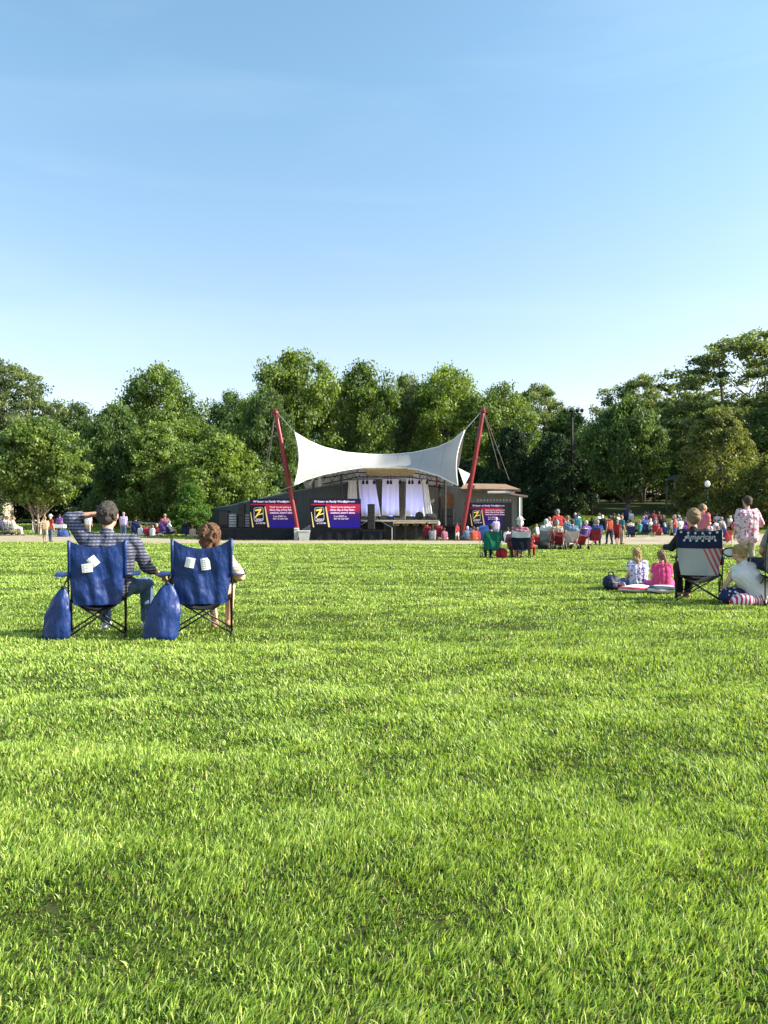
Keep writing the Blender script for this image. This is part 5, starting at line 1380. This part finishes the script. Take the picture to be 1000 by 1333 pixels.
# group in front of the slope
person('stand_hips', 'red', 'khaki', 'grey', 'grey-haired man in a red shirt standing over the group on the lawn edge', 726, 35.2, 15, 1.03)
grp = 'people in chairs around the red-shirted man'
camp = 'low chairs around the red-shirted man'
def lowchair(px, d, col, label, rz=0, sc_=.9, g_=camp, fr=None):
    x = P(px, 0, d).x
    return camp_chair(label, (x, d, Z(x, d)), R(rz), cloth(CL[col]), w=.29, top=.86, seat=.36, bot=.28, group=g_, holder=0, scale=sc_, name='folding_chair')[0]
lowchair(711, 35.6, 'grey', 'grey folding chair at the outer side of the red-shirted man', -10, 1.)
person('chair_lap', 'white', 'khaki', 'white', 'white-haired man in a white shirt sitting beside the red-shirted man', 711, 35.6, -10, 1.02, grp)
person('stand_down', 'white', 'denim', 'sandy', 'person in white standing directly behind the white-haired man', 715, 37.5, 0, .86, grp)
lowchair(724, 34.6, 'crimson', 'crimson folding chair in front of the red-shirted man', 4, 1.)
person('chair_rest', 'tan', 'khaki', 'grey', 'grey-haired sitter in tan before the red-shirted man', 724, 34.6, 4, 1.02, grp)
lowchair(744, 35.0, 'cream', 'cream folding chair beside the pushchair', -8, 1.)
person('chair_lap', 'sky', 'tan', 'brown', 'brown-haired sitter in light blue next to the pushchair', 745, 35.2, -5, 1.02, grp)
person('stand_down', 'sky', 'white', 'sandy', 'sandy-haired person in light blue standing behind the cream chair', 739, 37.0, 0, .90, grp)
person('chair_bun', 'purple', 'blue', 'white', 'sitter in purple with a white cap behind the pushchair', 762, 40.5, 20, 1.0, grp)
lowchair(774, 40.8, 'red', 'bright red folding chair beyond the pushchair', -15, 1.05)
person('chair_lap', 'blue', 'denim', 'grey', 'sitter in a blue shirt leaning out over the bright red chair', 778, 41.2, -15, 1.02, grp)
person('stand_down', 'teal', 'navy', 'brown', 'person in turquoise standing in the shade beneath the trees', 752, 52, 0, .98)
for px, rz, lab in ((755, 12, 'red pushchair with a tilted seat beside the light blue sitter'), (728, -20, 'crimson pushchair at the feet of the red-shirted man')):
    x = P(px, 0, 34.3).x; o = thing('pushchair', lab, 'pushchair', (x, 34.3, 0), R(rz), 'pushchairs in the group')
    cf_ = cloth(CL['red' if px == 755 else 'maroon'])
    smart(MB().sheet(lambda u, v: (-.17+.34*u, .28-.62*v, .38-.25*v+1.3*max(0, v-.55)**1.2+.02*math.sin(6*u)), 8, 12, .05).build('seat', cf_, o), 60)
    mb = MB()
    for s_ in (-1, 1):
        mb.tube([(s_*.20, .42, .10), (s_*.20, -.05, .45), (s_*.20, -.42, .95)], .014, 7); mb.tube([(s_*.20, -.35, .10), (s_*.20, .1, .52)], .014, 7)
    mb.tube([(-.20, -.42, .95), (.20, -.42, .95)], .016, 7); mb.build('frame', STEEL, o, True)
    for sx in (-.24, .24):
        for sy in (.42, -.35):
            wv = MB(); wv.lathe([(.03, -.02), (.09, -.02), (.10, 0), (.09, .02), (.03, .02)], n=18); wv.v = [(z+sx, y+sy, x+.10) for x, y, z in wv.v]; wv.build('wheel', PLAST, o, True)
bundle('duffel_bag', 'dark round bag on the grass beside the white-haired man', 707, 34.4, .5, .42, .4, cloth((.03, .03, .035)), 22, cat='bag', bump_=.01)
bundle('picnic_blanket', 'maroon blanket heap on the grass behind the group', 700, 41.5, 1.5, .55, .8, cloth((.22, .02, .035)), 27, cat='blanket')

# people walking on the path
person('walk', 'orange', 'navy', 'dark', 'dark-haired child in an orange-red top and dark trousers on the path', 793.5, 42.6, 20, .92)
person('walk_short', 'red', 'maroon', 'sandy', 'small child in a red shirt and red shorts on the path', 803.5, 41.4, -30, .78)
person('stand_down', 'teal', 'khaki', 'sandy', 'person in a teal shirt walking behind the child in red', 809, 43.2, -70, .94)
person('stand_down', 'black', 'black', 'dark', 'tall person in black standing behind the walking children', 799, 52, 0, 1.0)
person('stand_down', 'navy', 'black', 'brown', 'dark figure standing beneath the tree on the lit slope', 815, 66, 0, 1.05)
person('stand_down', 'crimson', 'blue', 'dark', 'person in crimson standing among the seated crowd', 851, 60, 0, .95)
person('stand_front', 'orange', 'blue', 'grey', 'person in orange standing behind the flag chair woman', 879, 50, 60, .98)

# left side of the field
person('walk_short', 'tan', 'khaki', 'sandy', 'slim person in a dusty pink top standing on the near edge of the path', 58.5, 46.5, 15, .92, skin=SKIN)
wh = person('stand_down', 'red', 'denim', 'white', 'person in a red shirt and white sun hat on the path', 65.5, 49.5, -25, .98)
h = MB(); h.lathe([(.17, 0), (.17, .01), (.11, .02), (.10, .08), (.06, .13), (.01, .135)], (0, .02, 1.69), 18); h.build('sun_hat', WHITE, wh)
lg = 'pale loungers by the handrail'
for px, d, key, sh, tr_, hr, rz, lab in [
    (4, 60, 'chair_lap', 'lilac', 'white', 'white', -60, 'sitter in lilac at the far end of the row by the handrail'),
    (11, 58.5, 'chair_rest', 'white', 'cream', 'grey', -70, 'sitter in white next to the brick cottage'),
    (19, 58, 'chair_bun', 'cream', 'white', 'sandy', -75, 'sitter in cream reclining nearest the handrail')]:
    person(key, sh, tr_, hr, lab, px, d, rz, 1.1); lowchair(px, d, 'white' if px != 4 else 'sky', lab.replace('sitter', 'pale chair of sitter'), rz, 1.1, 'pale folding chairs by the handrail')
person('stand_down', 'purple', 'denim', 'dark', 'person in purple behind the white table beneath the maple', 77.5, 58, 0, .92)
o = thing('folding_table', 'white folding table beneath the maple next to the raised elbow', 'table', (P(78, 0, 57).x, 57, Z(P(78, 0, 57).x, 57)))
MB().box((0, 0, .74), (.8, .5, .25), bev=.02).build('tabletop', WHITE, o)
mb = MB()
for x in (-.33, .33):
    for y in (-.2, .2): mb.tube([(x, y, 0), (x, y, .62)], .02, 6)
mb.build('legs', STEEL, o)
bundle('tarp', 'blue tarpaulin heap beside the white folding table', 83, 56.5, .9, .7, .7, cloth(CL['blue']), 41, cat='tarpaulin')
person('stand_down', 'white', 'khaki', 'white', 'white-haired person in white behind the raised arm of the man', 115, 56.5, 0, 1.0)
person('stand_down', 'lilac', 'denim', 'grey', 'person in pale lilac partly behind the head of the plaid man', 161, 55, 0, 1.05)
bk = 'people along the two-rail fence'
for px, d, key, sh, tr_, hr, rz, sc_, lab in [
    (177, 57.5, 'chair_lap', 'navy', 'denim', 'dark', 10, 1.05, 'person in navy seated against the two-rail fence'),
    (183, 57.2, 'cross', 'white', 'khaki', 'sandy', 0, .9, 'small child in white on the bank next to the person in navy'),
    (191, 57.0, 'cross', 'crimson', 'white', 'brown', 30, 1.0, 'person in crimson sitting on the bank, nearer the plaid man'),
    (198, 56.8, 'cross', 'white', 'cream', 'sandy', -20, .9, 'small child in white between the two people in crimson'),
    (203, 57.0, 'cross', 'crimson', 'white', 'grey', -30, 1.02, 'person in crimson sitting on the bank, farther from the plaid man'),
    (215, 57.6, 'chair_bun', 'pink', 'purple', 'sandy', 5, 1.25, 'tall sitter in pink at the middle of the two-rail fence'),
    (222, 57.0, 'chair_rest', 'white', 'cream', 'grey', -50, .9, 'sitter in white with stretched legs near the sitter in pink'),
    (242, 57.4, 'chair_lap', 'black', 'black', 'dark', 0, .95, 'person in black crouching at the end of the fence'),
    (251, 57.0, 'cross', 'tan', 'cream', 'sandy', 20, 1.0, 'person in tan sitting by the end of the fence')]:
    person(key, sh, tr_, hr, lab, px, d, rz, sc_, bk)
    if key.startswith('chair'): lowchair(px, d, 'navy' if sh != 'pink' else 'purple', 'chair of the ' + lab, rz, sc_*.95, 'low chairs along the fence')

# people and chairs before the stage
for px, d, key, sh, tr_, hr, sc_, lab in [
    (556, 53.4, 'chair_lap', 'maroon', 'denim', 'dark', .95, 'sitter in maroon at the corner of the stage'),
    (563, 53.0, 'knees', 'grey', 'white', 'dark', 1.1, 'person in grey with white trousers crouching before the stage'),
    (571, 53.6, 'chair_rest', 'crimson', 'navy', 'white', .98, 'white-capped sitter in crimson before the stage'),
    (579, 53.2, 'cross', 'pink', 'white', 'brown', .95, 'child in pink on the ground before the wide speaker stack'),
    (609, 52.6, 'cross', 'sky', 'denim', 'white', 1.05, 'white-haired sitter in light blue before the blue cover'),
    (617, 52.2, 'cross', 'orange', 'tan', 'brown', 1.05, 'sitter in orange beside the green chair'),
    (622, 52.6, 'cross', 'red', 'navy', 'sandy', .98, 'sitter in red behind the green chair'),
    (661, 47, 'cross', 'white', 'navy', 'dark', 1.0, 'sitter in white between the two chairs of the middle lawn')]:
    person(key, sh, tr_, hr, lab, px, d, random.uniform(-25, 25), sc_, 'people sitting before the stage')
    if key.startswith('chair'): lowchair(px, d, 'maroon', 'maroon chair of the ' + lab, 0, .95, 'chairs before the stage')

# the crowd on the slope at the right: each person an object with a colour and a spot of its own
shirts = ['white', 'blue', 'lilac', 'navy', 'white', 'grey', 'red', 'sky', 'cream', 'purple', 'pink', 'white', 'teal', 'black', 'white', 'crimson']
hairs = ['brown', 'grey', 'blonde', 'dark', 'white', 'sandy', 'auburn']
keys = ['cross', 'knees', 'chair_lap', 'side', 'chair_rest', 'cross', 'chair_bun', 'knees']
rs = random.Random(4)
marks = [(700, 'behind the maroon blanket heap'), (716, 'behind the red-shirted man'), (738, 'behind the light blue sitter'), (760, 'behind the sitter in purple'), (783, 'behind the bright red chair'), (800, 'behind the walking children'), (818, 'beyond the teal-shirted person'), (840, 'near the person in crimson'), (862, 'between crimson and orange shirts'), (884, 'behind the orange-shirted person'), (902, 'behind the woman in the flag chair'), (922, 'behind the rose-pink shirt'), (938, 'between the pink shirts'), (956, 'at the pink floral shirt'), (1000, 'beyond the pink floral shirt')]
used = set(); n_ = 0
def mark(px): return min(marks, key=lambda m: abs(m[0]-px))[1]
rows = [(55.5, 'front row', 818, 960, 8.5), (60, 'second row', 694, 962, 12.), (65, 'third row', 704, 960, 14.), (71, 'back row', 834, 965, 16.)]
for d0, rw, xa, xb, step in rows:
    px = xa
    while px < xb:
        d = d0+rs.uniform(-2.4, 2.4); px += step*rs.choice([.35, .45, .6, .9, 1.3, 2.2]); n_ += 1
        if d0 == 66 and px < 820 and rs.random() < .55: continue
        sh = shirts[(n_*5+rs.randrange(4)) % len(shirts)]; hr = hairs[rs.randrange(len(hairs))]; ky = keys[rs.randrange(len(keys))]
        for t_ in range(30):
            lab = '%s-haired crowd member in %s, %s, %s' % ({'salt': 'grey'}.get(hr, hr), {'sky': 'pale blue'}.get(sh, sh), rw, mark(px))
            if lab not in used: break
            hr = hairs[rs.randrange(len(hairs))]; sh = shirts[rs.randrange(len(shirts))]
        used.add(lab); rz = rs.uniform(-40, 40)+20
        person(ky, sh, rs.choice(['denim', 'khaki', 'black', 'white', 'navy', 'grey']), hr, lab, px, d, rz, rs.uniform(.86, 1.08), 'crowd sitting on the slope', rs.choice([SKIN, SKIN2, SKIN3]))
        if ky.startswith('chair') and n_ % 2: lowchair(px, d, rs.choice(['navy', 'maroon', 'black', 'grey', 'green']), 'chair of the ' + lab, rz, .95, 'folding chairs in the crowd')
# a few things among them
xs_ = P(888, 0, 46).x
lowchair(899, 47, 'grey', 'empty grey folding chair on the path behind the flag chair woman', -60, 1.0, None)
lowchair(942, 40, 'maroon', 'empty maroon folding chair between flag chair and floral shirt', 30, 1.0, None)
bundle('picnic_blanket', 'pinkish blanket spread on the lawn between the flag chair and the floral shirt', 941, 33, 1.1, .10, .9, cloth((.6, .35, .33)), 51, cat='blanket')
person('knees', 'purple', 'pink', 'sandy', 'person in purple and pink sitting on the bank between the pink shirts', 935, 44, 0, 1.1)
person('chair_lap', 'white', 'cream', 'white', 'white-haired sitter directly before the rose-pink shirt', 924.5, 26, 0, .80)
